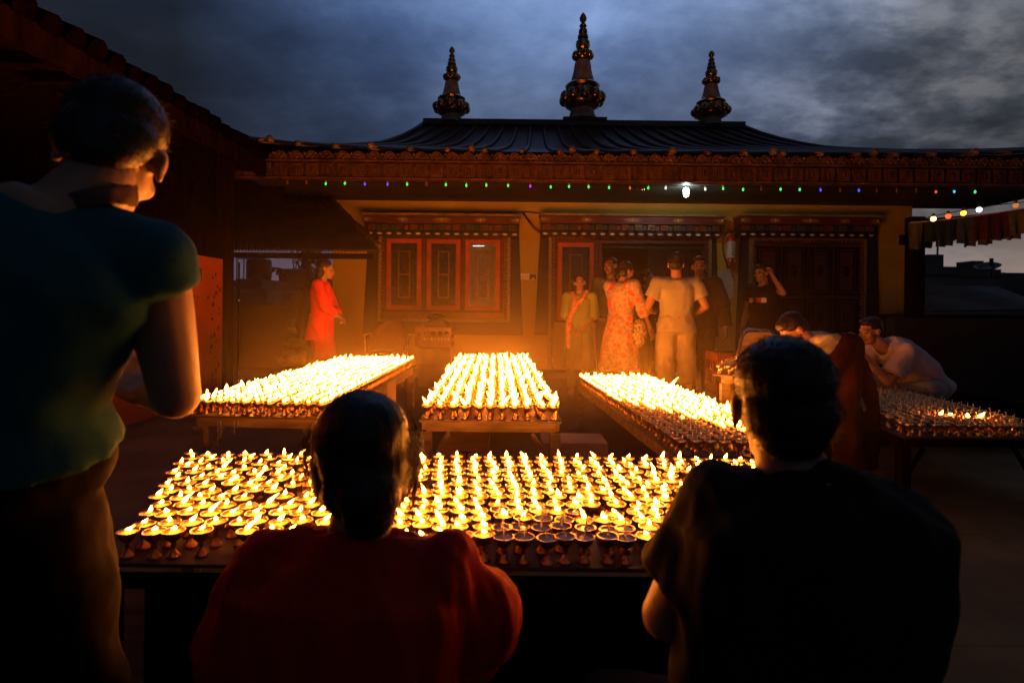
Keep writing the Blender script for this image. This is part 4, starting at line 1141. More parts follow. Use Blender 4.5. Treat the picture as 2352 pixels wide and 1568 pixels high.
# ================================================================ BOXES, CHAIRS, CRATES
def carton(x0, x1, y0, y1, z1, lab, logo=True, rz=0):
    c = ((x0 + x1) / 2, (y0 + y1) / 2, 0); root = thing('cardboard_box', c, lab, 'box', None)
    m = MB(); m.box((x0, y0, 0), (x1, y1, z1)); wb(m, 'carton', M['card'], root)
    if logo:
        w = x1 - x0; m = MB(); yf = y0 - .002; cx = x0 + w * .56; cz = z1 - .075
        # balance scales mark
        m.box((cx - .004, yf, cz - .03), (cx + .004, y0 - .0005, cz + .03), 0); m.box((cx - .03, yf, cz + .022), (cx + .03, y0 - .0005, cz + .028), 0); m.box((cx - .016, yf, cz - .035), (cx + .016, y0 - .0005, cz - .030), 0)
        for s in (-1, 1):
            m.prism([(cx + s * .028 - .013, y0 - .0005, cz + .002), (cx + s * .028, y0 - .0005, cz - .014), (cx + s * .028 + .013, y0 - .0005, cz + .002), (cx + s * .028 + .006, y0 - .0005, cz + .008), (cx + s * .028, y0 - .0005, cz + .003), (cx + s * .028 - .006, y0 - .0005, cz + .008)], (0, -.0015, 0), 0)
        m.box((x0 + .003, yf, z1 - .155), (x1 - .003, y0 - .0005, z1 - .150), 1)
        for k in range(4):
            for j in range(6):
                m.box((x0 + .03 + j * .017, yf, z1 - .19 - k * .022), (x0 + .041 + j * .017 + .003 * ((k + j) % 2), y0 - .0005, z1 - .176 - k * .022), 0)
        for k in range(2):
            for j in range(6): m.box((x0 + w * .55 + j * .011, yf, z1 - .19 - k * .02), (x0 + w * .55 + .008 + j * .011, y0 - .0005, z1 - .178 - k * .02), 0)
        m.prism([(x0 + .145, y0 - .0005, z1 - .20), (x0 + .175, y0 - .0005, z1 - .205), (x0 + .185, y0 - .0005, z1 - .25), (x0 + .165, y0 - .0005, z1 - .24)], (0, -.0015, 0), 1)
        wb(m, 'print', [M['ink'], M['inkred']], root)
        m = MB(); m.box((x0 + .01, y0 + .01, z1 + .001), (x0 + w * .49, y1 - .01, z1 + .004)); m.box((x0 + w * .51, y0 + .01, z1 + .001), (x1 - .01, y1 - .01, z1 + .004)); wb(m, 'flaps', M['card'], root)
    return root
cb = lambda vx, Y: (vx - HX) / FOC * Y
carton(cb(1015, 3.05), cb(1125, 3.05), 3.0, 3.3, .34, 'printed cardboard box with a balance scales mark under the middle table')
carton(cb(828, 3.9), cb(891, 3.9), 3.9, 4.2, P(860, 880, 3.9).z, 'cardboard box with a scales mark under the far part of the left table')
carton(cb(1250, 3.6), cb(1400, 3.6), 3.6, 3.9, .20, 'flat plain cardboard box on the floor right under the middle table', False)
# litter
rl = random.Random(4)
m = MB()
for k in range(34):
    x, y = rl.uniform(.2, 1.5), rl.uniform(2.6, 5.0); a = rl.uniform(0, 3.14); s = rl.uniform(.01, .035)
    m.prism([(x + s * math.cos(a + t), y + s * .5 * math.sin(a + t), .003) for t in (0, 1.5, 3.0, 4.4)], (0, 0, .004))
tag(m.build('litter', M['paper']), 'scraps of paper and foil scattered on the terrace floor', 'litter', kind='stuff')

def plastic_chair(loc, rz, lab):
    root = thing('plastic_chair', loc, lab, 'chair', None); m = MB()
    # local: back towards +Y... seat
    s = MB(); rs = []
    for j in range(2):
        rs.append([(.24 * math.cos(t) * (1 if abs(math.cos(t)) > .6 else 1), .23 * math.sin(t), .42 + .025 * j) for t in [2 * math.pi * i / 20 for i in range(20)]])
    s.rings(rs, True); s.build('seat', M['plasticbrown'], root)
    b = MB(); rows = []
    nx, nz_ = 16, 8
    for side in (0, 1):
        g = []
        for j in range(nz_ + 1):
            t = j / nz_; z = .45 + .40 * t
            wv = .25 * (1.08 - .55 * max(0, t - .45) ** 1.4 * 1.6)
            for i in range(nx + 1):
                a = -1 + 2 * i / nx; zz = z - (.05 * abs(a) ** 3 * t); x = wv * a
                y = .20 + .07 * t - .16 * abs(a) ** 3 + (0 if side else -.012); g.append((x, y, zz))
        rows.append(g)
    o = nx + 1; fs = [(j * o + i, j * o + i + 1, (j + 1) * o + i + 1, (j + 1) * o + i) for j in range(nz_) for i in range(nx)]
    b.add(rows[0], fs); b.add(rows[1], [f[::-1] for f in fs]); b.build('backrest', M['plasticbrown'], root, smooth=True)
    for sx in (-1, 1):
        a = MB(); a.tube([(sx * .25, .14, .66), (sx * .30, .02, .655), (sx * .30, -.14, .64), (sx * .27, -.22, .58), (sx * .25, -.22, .43)], [.024, .028, .028, .024, .022], 8); a.build('armrest', M['plasticbrown'], root, smooth=True)
        for sy in (-1, 1):
            l = MB(); l.cap((sx * .20, sy * .18, .42), (sx * .25, sy * .23, 0), .03, .022, 8, flat=True); l.build('leg', M['plasticbrown'], root, smooth=True)
    return root
pc = P(893, 800, 7.9)
plastic_chair((pc.x, 7.9, 0), R(200), 'brown plastic armchair seen from behind under the left window')
# tall bin with crate and bag on it
q0, q1 = PX(955, 7.4), PX(1036, 7.4)
zb0, zb1, zc1 = 0, PZ(797, 7.4, 1000), PZ(752, 7.4, 1000)
cr = thing('drum', ((q0 + q1) / 2, 7.6, 0), 'dark plastic drum under the brown crate below the left window', 'drum')
m = MB(); m.lathe([(.20, 0), (.215, .04), (.215, .30), (.222, .31), (.215, .33), (.21, zb1 - .03), (.225, zb1 - .02), (.225, zb1)], ((q0 + q1) / 2, 7.62, 0), 24); wb(m, 'barrel', M['plasticdark'], cr, autosmooth=40)
def crate(loc, w, d, h, mt, lab, name='crate'):
    root = thing(name, loc, lab, 'crate'); m = MB()
    x0, x1, y0, y1 = -w / 2, w / 2, -d / 2, d / 2; t = .012
    m.box((x0, y0, 0), (x1, y1, t))
    m.build('base', M[mt], root); m = MB(); n = 5
    for (ax, ay, bx, by) in ((x0, y0, x1, y0), (x0, y1, x1, y1), (x0, y0, x0, y1), (x1, y0, x1, y1)):
        ver = ax == bx
        def bx_(u0, u1, z0, z1):
            if ver: m.box((ax - t / 2, y0 + (y1 - y0) * u0, z0), (ax + t / 2, y0 + (y1 - y0) * u1, z1))
            else: m.box((x0 + (x1 - x0) * u0, ay - t / 2, z0), (x0 + (x1 - x0) * u1, ay + t / 2, z1))
        bx_(0.01, .99, t + .001, h * .24); bx_(0.01, .99, h * .80, h); bx_(0.01, .99, h * .48, h * .56)
        for k in range(n + 1): u = .01 + .98 * k / n; bx_(max(.01, u - .025), min(.99, u + .025), h * .24, h * .48); bx_(max(.01, u - .025), min(.99, u + .025), h * .56, h * .80)
    m.build('sides', M[mt], root); return root
crate(((q0 + q1) / 2, 7.62, zb1 + .001), q1 - q0, .38, zc1 - zb1, 'plasticbrown', 'brown plastic crate standing on the dark drum below the left window')
bz = zc1 + .001
bg_ = thing('handbag', ((q0 + q1) / 2 + .02, 7.62, zb1 + .05), 'black bag with red straps lying in the brown crate', 'bag')
m = MB(); c = V(((q0 + q1) / 2 + .03, 7.6, zc1))
m.ell(c, (.17, .12, .13), seg=16, nr=10); m.v = [(x + .02 * noise.noise(V((x * 7, y * 7, z * 7))), y, z + .03 * noise.noise(V((x * 8 + 3, y * 8, z * 5)))) for x, y, z in m.v]
wb(m, 'body', M['plasticdark'], bg_, smooth=True)
m = MB(); m.tube([c + V((-.10, -.11, .07)), c + V((-.06, -.13, .10)), c + V((.0, -.11, .14)), c + V((.06, -.12, .12)), c + V((.12, -.13, .03)), c + V((.15, -.13, -.04))], .011, 6); wb(m, 'strap', M['plasticred'], bg_, smooth=True)
m = MB(); m.ell(c + V((-.02, -.02, .14)), (.12, .07, .045), seg=12, nr=8); wb(m, 'flap', M['blackcotton'], bg_, smooth=True)

# metal folding chair, crate and stool behind the man in black
cp = P(1735, 800, 4.9)
mc = thing('metal_chair', (cp.x + .02, 4.9, 0), 'chair with a bent chrome tube back and tan seat pad left of the bowing man', 'chair')
m = MB(); z1 = PZ(757, 4.9, 1735); zl = .45
xl, xr = PX(1700, 4.9), PX(1805, 4.9)
m.tube([(xl - .05, 4.9, zl), (xl + .01, 4.94, z1 - .18), (xl + .05, 4.96, z1 - .04), (xl + .10, 4.965, z1), (xr - .12, 4.965, z1 - .01), (xr - .05, 4.96, z1 - .06), (xr, 4.92, z1 - .2), (xr + .02, 4.9, zl)], .013, 8); wb(m, 'back_frame', M['chrome'], mc, smooth=True)
m = MB(); rs = []
for (z, a, b, y) in ((z1 - .26, xl + .015, xr - .01, 4.935), (z1 - .14, xl + .035, xr - .03, 4.95), (z1 - .05, xl + .07, xr - .08, 4.955), (z1 - .022, xl + .11, xr - .12, 4.958)):
    rs.append([(a, y - .015, z), (b, y - .015, z), (b, y + .012, z), (a, y + .012, z)])
m.rings(rs, True); wb(m, 'backrest', M['brownwood'], mc, smooth=False)
m = MB(); m.box((xl - .03, 4.48, zl - .03), (xr + .01, 4.90, zl + .02)); wb(m, 'seat', M['brownwood'], mc)
for sx in (xl - .04, xr + .02):
    for yy in (4.46, 4.9):
        m = MB(); m.tube([(sx, yy, zl), (sx, yy + (.05 if yy > 4.6 else -.04), 0)], .013, 8); wb(m, 'leg', M['chrome'], mc, smooth=True)
cx0 = P(1668, 830, 5.2)
crate((cx0.x + .08, 5.2, .30), .42, .34, PZ(808, 5.2, 1665) - .30, 'plasticred', 'red plastic crate behind the small table of unlit lamps')
st = thing('stool', (cx0.x + .08, 5.2, 0), 'low red brown wooden stool under the red crate', 'stool')
m = MB(); m.box((cx0.x - .17, 5.0, .26), (cx0.x + .33, 5.4, .299)); wb(m, 'seat', M['maroon'], st)
for sx in (-.14, .26):
    for sy in (5.03, 5.33):
        m = MB(); m.box((cx0.x + sx, sy, 0), (cx0.x + sx + .04, sy + .04, .259)); wb(m, 'leg', M['maroon'], st)
# ================================================================ PEOPLE
def rotm(yaw=0, pitch=0, roll=0):
    # local: +Y forward, +Z up. yaw>0 turns left, pitch>0 looks up, roll>0 tilts to the right
    return Matrix.Rotation(R(yaw), 3, 'Z') @ Matrix.Rotation(R(pitch), 3, 'X') @ Matrix.Rotation(R(roll), 3, 'Y')
STAND = dict(pel=(0, 0, .93), waist=(0, .005, 1.08), chest=(0, 0, 1.27), neck=(0, -.005, 1.43), head=(0, .02, 1.585),
             shR=(.175, 0, 1.385), shL=(-.175, 0, 1.385), elR=(.225, -.02, 1.12), elL=(-.225, -.02, 1.12), wrR=(.235, .06, .88), wrL=(-.235, .06, .88),
             hiR=(.09, 0, .92), hiL=(-.09, 0, .92), knR=(.10, .02, .50), knL=(-.10, .02, .50), anR=(.10, -.02, .085), anL=(-.10, -.02, .085))
def tors(mb, J, prof, side=None, seg=20, y=0):
    """elliptic rings along pelvis-waist-chest-neck; prof: list of (t 0..3 along the joints, rx, ry)"""
    pts = [V(J[k]) for k in ('pel', 'waist', 'chest', 'neck')]
    def at(t):
        if t <= 0: d = (pts[1] - pts[0]); return pts[0] + d * t
        i = min(2, int(t)); return pts[i].lerp(pts[i + 1], t - i) if t <= 3 else pts[3] + (pts[3] - pts[2]) * (t - 3)
    rs = []; sh = (V(J['shR']) - V(J['shL'])).normalized(); hi = (V(J['hiR']) - V(J['hiL'])).normalized()
    for t, rx, ry in prof:
        c = at(t); d = (at(t + .3) - at(t - .3)).normalized(); s = hi.lerp(sh, max(0, min(1, t / 2.4))); s = (s - d * s.dot(d)).normalized(); f = d.cross(s)
        rs.append([c + s * rx * math.copysign(abs(math.cos(a)) ** .85, math.cos(a)) + f * (ry * math.sin(a) + y) for a in [2 * math.pi * i / seg for i in range(seg)]])
    mb.rings(rs, True)
def hand(mb, w, d, n, th, curl=.5, s=1.0):
    """palm, four jointed fingers of unequal length and a thumb. d fingers' direction, n palm normal, th thumb side"""
    w, d, n = V(w), V(d).normalized(), V(n).normalized(); n = (n - d * n.dot(d)).normalized(); t = d.cross(n); t = t if t.dot(V(th)) > 0 else -t
    for k in (-1, 0, 1): mb.cap(w + t * k * .022 * s, w + d * .085 * s + t * k * .026 * s, .016 * s, .013 * s, 10)
    for k, (ln, o) in enumerate(((.066, .033), (.075, .012), (.070, -.010), (.055, -.031))):
        a = w + d * .085 * s + t * o * s; c = curl * (1 + .12 * k)
        d1 = (d * math.cos(c) + n * math.sin(c)); d2 = (d * math.cos(c * 2.1) + n * math.sin(c * 2.1))
        b = a + d1 * ln * .5 * s; e = b + d2 * ln * .5 * s
        mb.cap(a, b, .0095 * s, .0085 * s, 8); mb.cap(b, e, .0085 * s, .0068 * s, 8)
    a = w + d * .02 * s + t * .028 * s; b = a + (d * .7 + t * .7 + n * .25).normalized() * .038 * s; e = b + (d * .9 + t * .2 + n * .5).normalized() * .03 * s
    mb.cap(a, b, .013 * s, .0105 * s, 8); mb.cap(b, e, .0105 * s, .008 * s, 8)
def head_parts(mb, c, Rm, s=1.0):
    f = lambda x, y, z: V(c) + Rm @ V((x * s, y * s, z * s))
    e = lambda p, r, k=14: mb.ell(f(*p), tuple(q * s for q in r), Rm, k, 9)
    e((0, -.018, .035), (.074, .094, .080)); e((0, .030, -.012), (.062, .062, .082)); e((0, .035, -.075), (.047, .048, .036)); e((0, .072, -.098), (.022, .018, .016))
    e((0, .078, .022), (.052, .020, .014)); e((0, .093, -.022), (.0105, .014, .026)); e((0, .101, -.036), (.016, .013, .011)); e((0, .084, -.066), (.024, .012, .010))
    for q in (-1, 1):
        e((q * .042, .060, -.022), (.024, .022, .022)); e((q * .076, -.002, -.012), (.009, .018, .030), 10); e((q * .082, -.010, -.004), (.006, .020, .022), 10); e((q * .080, -.004, -.034), (.006, .010, .012), 8)
def person(name, root_loc, rz, J, label, skin='skin', h=1.0, headrot=(0, 0, 0), hairf=None, clothes=None, vox=.008, build=1.0, hands=None, feet=True, hv=None, headsc=1.0, face=True):
    """J: joint overrides in a 1.7 m body facing +Y"""
    JJ = {k: V(v) * 1.0 for k, v in {**STAND, **J}.items()}
    JJ = {k: v * h for k, v in JJ.items()}
    root = thing(name, root_loc, label, 'person', None, rz)
    g = lambda k: JJ[k]
    b = build * h
    m = MB()
    tors(m, JJ, [(-.35, .09 * b, .085 * b), (-.1, .15 * b, .11 * b), (.3, .155 * b, .11 * b), (1, .125 * b, .095 * b), (1.7, .145 * b, .105 * b), (2.3, .155 * b, .10 * b), (2.75, .10 * b, .075 * b), (3.0, .06 * b, .06 * b)])
    Rm = rotm(*headrot); hs = h * headsc
    hc = g('head')
    m.cap(g('neck') - V((0, 0, .03)) * h, hc + Rm @ V((0, -.025, -.07)) * hs, .060 * b, .052 * hs, 14)
    head_parts(m, hc, Rm, hs)
    for s in 'RL':
        m.cap(g('sh' + s), g('el' + s), .052 * b, .040 * b); m.cap(g('el' + s), g('wr' + s), .040 * b, .026 * b)
        m.cap(g('chest').lerp(g('neck'), .55), g('sh' + s), .055 * b, .055 * b)
        fd = (g('wr' + s) - g('el' + s)).normalized()
        hd = (hands or {}).get(s, {})
        sx = 1 if s == 'R' else -1
        hand(m, g('wr' + s), hd.get('d', fd), hd.get('n', V((-sx, 0, 0)) + V((0, .0, 0))), hd.get('th', (0, 1, .3)), hd.get('curl', .45), h)
        m.cap(g('hi' + s), g('kn' + s), .082 * b, .055 * b); m.cap(g('kn' + s), g('an' + s), .055 * b, .036 * b)
        if feet:
            fr = (g('kn' + s) - g('hi' + s)); fx = 1 if s == 'R' else -1
            m.cap(g('an' + s) - V((0, .02, .03)) * h, g('an' + s) + V((fx * .02, .15, -.055)) * h, .036 * h, .026 * h)
    body = remeshed(m, 'body', M[skin], root, vox * min(1, h + .1), 3)
    if face:
        f = lambda x, y, z: hc + Rm @ V((x, y, z)) * hs
        m = MB()
        for q in (-1, 1): m.ell(f(q * .030, .0845, .000), (.015 * hs, .006 * hs, .0055 * hs), Rm, 8, 6)
        m.build('eyes', M['eye'], body, smooth=True)
        m = MB()
        for q in (-1, 1): m.tube([f(q * .014, .098, .020), f(q * .030, .096, .026), f(q * .046, .084, .021)], [.0028 * hs, .0036 * hs, .002 * hs], 6)
        m.build('eyebrows', M['hair'], body, smooth=True)
        m = MB(); m.ell(f(0, .0945, -.063), (.021 * hs, .006 * hs, .0045 * hs), Rm, 10, 5); m.ell(f(0, .0935, -.070), (.017 * hs, .006 * hs, .0045 * hs), Rm, 10, 5); m.build('lips', M['lip'], body, smooth=True)
    if hairf: hairf(root, hc, Rm, hs)
    for c in (clothes or []): c(root, JJ, b, h)
    return root
def strands(me, n, ln, thick, seed, droop=.5, region=None, dirf=None):
    """fine tapering hairs rooted on the hair mesh (same mesh)"""
    rr = random.Random(seed); P_ = me.polygons; vs, fs = [], []
    cand = [p for p in P_ if region is None or region(p.center)]
    if not cand: return me
    for _ in range(n):
        p = rr.choice(cand); c = p.center.copy(); nrm = p.normal
        d = (nrm * .55 + V((rr.gauss(0, .35), rr.gauss(0, .35), rr.gauss(0, .35) - droop))).normalized()
        if dirf: d = (d + dirf(c)).normalized()
        L_ = ln * rr.uniform(.4, 1.2); s = d.orthogonal().normalized(); t = d.cross(s)
        mid = c + d * L_ * .5; tip = c + (d + V((0, 0, -droop * .5))).normalized() * L_
        o = len(vs); w = thick
        for q, ww in ((c - d * .004, w), (mid, w * .8)):
            for a in (0, 2.094, 4.189): vs.append(tuple(q + s * math.cos(a) * ww + t * math.sin(a) * ww))
        vs.append(tuple(tip))
        for i in range(3):
            j = (i + 1) % 3; fs.append((o + i, o + j, o + 3 + j, o + 3 + i)); fs.append((o + 3 + i, o + 3 + j, o + 6))
    import bmesh
    bm = bmesh.new(); bm.from_mesh(me); v0 = [bm.verts.new(v) for v in vs]
    for f in fs:
        ff = bm.faces.new([v0[i] for i in f]); ff.smooth = True
    bm.to_mesh(me); bm.free(); return me
def hair(kind='short', n=0, extra=None, seed=1, ln=.02, vox=.006, big=1.0, bump=.0035):
    def F(root, c, Rm, s):
        f = lambda x, y, z: c + Rm @ V((x * s, y * s, z * s)); m = MB()
        e = lambda p, r: m.ell(f(*p), tuple(q * s for q in r), Rm, 18, 12)
        e((0, -.026 * big, .046), (.083 * big, .093 * big, .080 * big)); e((0, -.060, -.005), (.076 * big, .052 * big, .068))
        if kind in ('short', 'man'): e((0, -.070, -.045), (.055, .032, .040)); e((0, .020, .085), (.062, .060, .036))
        if kind == 'long':
            e((0, -.055, -.05), (.080, .060, .09)); e((0, -.075, -.15), (.085, .045, .13)); e((0, -.085, -.30), (.078, .040, .16)); e((0, -.085, -.40), (.065, .035, .13))
        if kind == 'pony': e((0, -.115, .0), (.035, .035, .035)); e((0, -.135, -.09), (.032, .032, .10))
        if kind == 'bun': e((0, -.095, -.050), (.055, .040, .045)); e((0, -.05, -.045), (.07, .06, .05))
        if kind == 'woman': e((0, -.04, -.01), (.084, .07, .09)); e((0, -.09, -.08), (.04, .035, .05))
        if extra: extra(m, f, s, Rm)
        o = remeshed(m, 'hair', M['hair'], root, vox * s, 3, fold=lambda p: bump * noise.noise(p * 45))
        if n: strands(o.data, n, ln * s, .0006 * s, seed, region=(lambda p: (Rm.inverted() @ (p - c)).z > -.12 * s))
    return F
# ---- garments
def fold_fn(amp, sc=(9, 9, 3), seed=0, amp2=.3):
    o = V((seed * 3.1, seed * 1.7, 0))
    return lambda p: amp * (noise.noise(V((p.x * sc[0], p.y * sc[1], p.z * sc[2])) + o) + amp2 * noise.noise(V((p.x * sc[0] * 3, p.y * sc[1] * 3, p.z * sc[2] * 3)) + o))
def top(name, m_, hem=-.2, ease=.014, sleeve=.5, fl=0.0, fold=.006, neckr=.075, seed=0, vox=.009, smooth=3, bulk=1.0, sc=(12, 12, 5), slr=1.0, torso=None):
    """shirt: hem along the torso parameter, sleeve: 0 none .. 1 elbow .. 2 wrist"""
    def F(root, J, b, h):
        m = MB(); e = ease
        tors(m, J, torso or [(hem, (.165 + fl) * b + e, (.12 + fl) * b + e), (.2, .160 * b + e, .115 * b + e), (1, .140 * b * bulk + e, .105 * b * bulk + e), (1.8, .155 * b + e, .112 * b + e), (2.3, .165 * b + e, .108 * b + e), (2.72, .125 * b + e, .085 * b + e), (2.92, neckr * b + e, (neckr - .005) * b + e)], seg=28)
        for s in 'RL':
            sh, el, wr = J['sh' + s], J['el' + s], J['wr' + s]
            m.cap(J['chest'].lerp(J['neck'], .55), sh, .058 * b + e, .056 * b + e, 14)
            m.ell(sh, [(.056 * b + e)] * 3, None, 14, 10)
            if sleeve > 0:
                t = min(1, sleeve); m.cap(sh, sh.lerp(el, t), .055 * b + e, (.055 - .008 * t) * b * slr + e * 1.4, 16, flat=True)
                if sleeve >= 1: m.ell(el, [(.047 * b * slr + e)] * 3, None, 14, 10)
                if sleeve > 1: m.cap(el, el.lerp(wr, sleeve - 1), .046 * b * slr + e, (.046 - .014 * (sleeve - 1)) * b * slr + e * 1.1, 16, flat=True)
        return remeshed(m, name, M[m_], root, vox * h, smooth, fold_fn(fold, sc, seed))
    return F
def trousers(name, m_, to=.9, ease=.012, fold=.006, seed=1, wide=1.0, vox=.010):
    def F(root, J, b, h):
        m = MB(); e = ease
        tors(m, J, [(-.55, .11 * b, .09 * b), (-.25, .16 * b + e, .115 * b + e), (.1, .165 * b + e, .12 * b + e), (.75, .135 * b + e, .105 * b + e)], seg=24)
        for s in 'RL':
            a, k, f = J['hi' + s], J['kn' + s], J['an' + s]
            m.cap(a, k, .088 * b + e, .062 * b * wide + e, 16); m.ell(k, [.062 * b * wide + e] * 3)
            m.cap(k, k.lerp(f, to), .062 * b * wide + e, .052 * b * wide + e, 16, flat=True)
            if to < .6: c = k.lerp(f, to); m.cap(c - (f - k).normalized() * .04, c + (f - k).normalized() * .012, .058 * b * wide + e, .058 * b * wide + e, 16, flat=True)
        return remeshed(m, name, M[m_], root, vox * h, 2, fold_fn(fold, (10, 10, 9), seed))
    return F
def skirt(name, m_, z0, w0, d0, z1=1.05, w1=.15, d1=.12, off=(0, 0), fold=.016, seed=2, sway=(0, 0)):
    def F(root, J, b, h):
        m = MB(); rs = []; c = J['pel']
        for k in range(9):
            t = k / 8; z = z1 + (z0 - z1) * t; w = w1 + (w0 - w1) * t ** .8; d = d1 + (d0 - d1) * t ** .8
            rs.append([V((c.x + off[0] + sway[0] * t + w * h * math.cos(a), c.y + off[1] + sway[1] * t + d * h * math.sin(a), z * h)) for a in [2 * math.pi * i / 28 for i in range(28)]])
        m.rings(rs[::-1], True)
        return remeshed(m, name, M[m_], root, .011 * h, 2, fold_fn(fold, (13, 13, 1.2), seed))
    return F
def shoes(m_='plasticdark'):
    def F(root, J, b, h):
        m = MB()
        for s, fx in (('R', 1), ('L', -1)):
            a = J['an' + s]; m.cap(a - V((0, .035, .045)) * h, a + V((fx * .02, .17, -.055)) * h, .040 * h, .034 * h)
        remeshed(m, 'shoes', M[m_], root, .01, 2)
    return F
def drape(name, m_, pts, rad, flat=.45, fold=.008, seed=3, vox=.009):
    """scarf or shawl: flattened tubes through points given in the 1.7 m body frame"""
    def F(root, J, b, h):
        m = MB()
        for pl, rd in zip(pts, rad):
            pl = [V(p) * h for p in pl]; rd = rd if isinstance(rd, (list, tuple)) else [rd] * len(pl)
            for i in range(len(pl) - 1): m.cap(pl[i], pl[i + 1], rd[i] * h, rd[i + 1] * h, 12, k=1.0)
        return remeshed(m, name, M[m_], root, vox * h, 2, fold_fn(fold, (18, 18, 9), seed))
    return F

def at(vx, Y, z=0.0): return ((vx - HX) / FOC * Y, Y, z)
# ---------------- far figures ----------------
# woman in red at the left, walking right
person('person', at(738, 6.3), R(-84), dict(elR=(.26, .10, 1.14), wrR=(.12, .22, 1.02), elL=(-.25, .08, 1.12), wrL=(-.04, .21, 1.02), head=(0, .045, 1.58), knR=(.10, .10, .5), anR=(.1, .12, .085), anL=(-.1, -.12, .085)),
       'woman in bright red with long black hair, walking behind the left table', h=.925, headrot=(10, -6, 0), hairf=hair('long'),
       clothes=[top('tunic', 'brightred', hem=-.6, sleeve=1.75, fl=.01, fold=.010, seed=4, slr=1.15), skirt('tunic_skirt', 'brightred', .74, .195, .165, 1.02, .16, .13, fold=.02, sway=(0, -.02)),
                drape('shawl', 'blackcotton', [[(-.05, -.12, 1.40), (-.02, -.17, 1.2), (0, -.20, .95), (0, -.2, .82)]], [[.07, .10, .10, .08]], seed=6), trousers('trousers', 'brightred', wide=1.75, fold=.02, ease=.02), shoes()],
       hands={'R': dict(n=(0, -.3, -1), th=(-1, 0, 0)), 'L': dict(n=(0, -.3, -1), th=(1, 0, 0))})
# woman in green with red scarf facing the camera
person('person', at(1331, 6.9), R(172), dict(elR=(.20, .0, 1.12), wrR=(.06, .17, .92), elL=(-.21, .0, 1.12), wrL=(-.03, .17, .90)),
       'young woman in a green tunic and red scarf, hands clasped, facing the camera', h=.865, headrot=(0, 0, 3), hairf=hair('bun'),
       clothes=[top('tunic', 'greent', hem=-.3, sleeve=1.0, fl=.0, fold=.006, seed=5), skirt('tunic_skirt', 'greent', .38, .24, .19, 1.02, .15, .12, fold=.02),
                drape('scarf', 'scarfr', [[(-.07, -.06, 1.44), (-.09, .02, 1.45), (-.05, .11, 1.36), (.04, .135, 1.25), (.12, .135, 1.12), (.15, .12, .95), (.14, .12, .70)], [(.07, -.06, 1.44), (.10, .03, 1.43), (.06, .11, 1.34), (.08, .13, 1.2)]], [.035, .03], seed=2),
                trousers('trousers', 'greent'), shoes()],
       hands={'R': dict(n=(-1, -.2, 0), th=(0, .5, 1), curl=.9), 'L': dict(n=(1, -.2, 0), th=(0, .5, 1), curl=.9)})
# young man behind, looking to the left of the camera
person('person', at(1402, 7.3), R(158), dict(elR=(.22, .02, 1.12), wrR=(.16, .2, 1.0), elL=(-.22, .02, 1.12), wrL=(-.12, .2, 1.0)),
       'young man in an olive shirt looking out over the flowered woman from the doorway', h=1.01, headrot=(-18, 2, 4), hairf=hair('man'), skin='skin',
       clothes=[top('shirt', 'olivet', sleeve=.6), trousers('trousers', 'darkjacket'), shoes()])
# woman in flowered tunic, seen from her right-back
person('person', at(1427, 6.25), R(-48), dict(neck=(0, .02, 1.42), head=(0, .085, 1.555), elR=(.27, .02, 1.12), wrR=(.30, .14, .89), elL=(-.19, .15, 1.14), wrL=(-.08, .36, 1.08), knL=(-.1, .1, .5)),
       'woman in a pale flowered tunic with short dark hair, turned to the right', h=.945, headrot=(-25, -16, 0), hairf=hair('woman'),
       clothes=[top('tunic', 'flower', hem=-.3, sleeve=1.35, fl=.01, fold=.008, seed=7, ease=.018), skirt('tunic_skirt', 'flower', .42, .235, .25, 1.04, .165, .135, fold=.018, sway=(0, -.04)),
                drape('vest', 'blackcotton', [[(-.10, .08, 1.42), (-.10, .14, 1.3), (-.09, .15, 1.12), (-.08, .15, .95)], [(.02, .11, 1.39), (.0, .15, 1.25), (-.03, .155, 1.1)], [(-.16, .06, 1.36), (-.17, .10, 1.2), (-.15, .11, 1.02)]], [.055, .05, .05], seed=3),
                trousers('trousers', 'redcotton', wide=1.1), shoes()],
       hands={'R': dict(n=(-1, 0, 0), curl=.3)})
p = P(1468, 765, 6.05)
hb = thing('handbag', tuple(p), 'leopard print handbag hanging at the side of the woman in the flowered tunic', 'bag')
m = MB(); m.ell(p, (.085, .07, .15), seg=16, nr=10); wb(m, 'body', M['leopard'], hb, smooth=True)
m = MB(); m.tube([p + V((-.06, 0, .10)), p + V((-.05, .0, .28)), p + V((.0, .02, .40)), p + V((.04, .02, .28)), p + V((.05, 0, .10))], .009, 6); wb(m, 'strap', M['rubber'], hb, smooth=True)
# man in grey T-shirt, back to the camera
person('person', at(1553, 5.75), R(-3), dict(elR=(.30, -.02, 1.14), wrR=(.24, .16, 1.05), elL=(-.30, -.01, 1.13), wrL=(-.22, .18, 1.08), head=(.0, .03, 1.585), shR=(.195, 0, 1.375), shL=(-.195, 0, 1.375), knR=(.12, .03, .5), anR=(.12, -.03, .085), knL=(-.11, .0, .5)),
       'man in a pale grey T-shirt and rolled trousers, seen from behind', h=.955, headrot=(-14, -12, 0), hairf=hair('man'), build=1.06,
       clothes=[top('tshirt', 'grayt', hem=-.42, sleeve=.62, fl=.012, ease=.016, fold=.018, seed=8, slr=1.15, sc=(7, 7, 4)), trousers('trousers', 'beige', to=.42, ease=.022, wide=1.18, fold=.016)],
       hands={'L': dict(n=(0, -.2, 1), th=(-1, 0, 0)), 'R': dict(n=(0, -.2, 1), th=(1, 0, 0))})
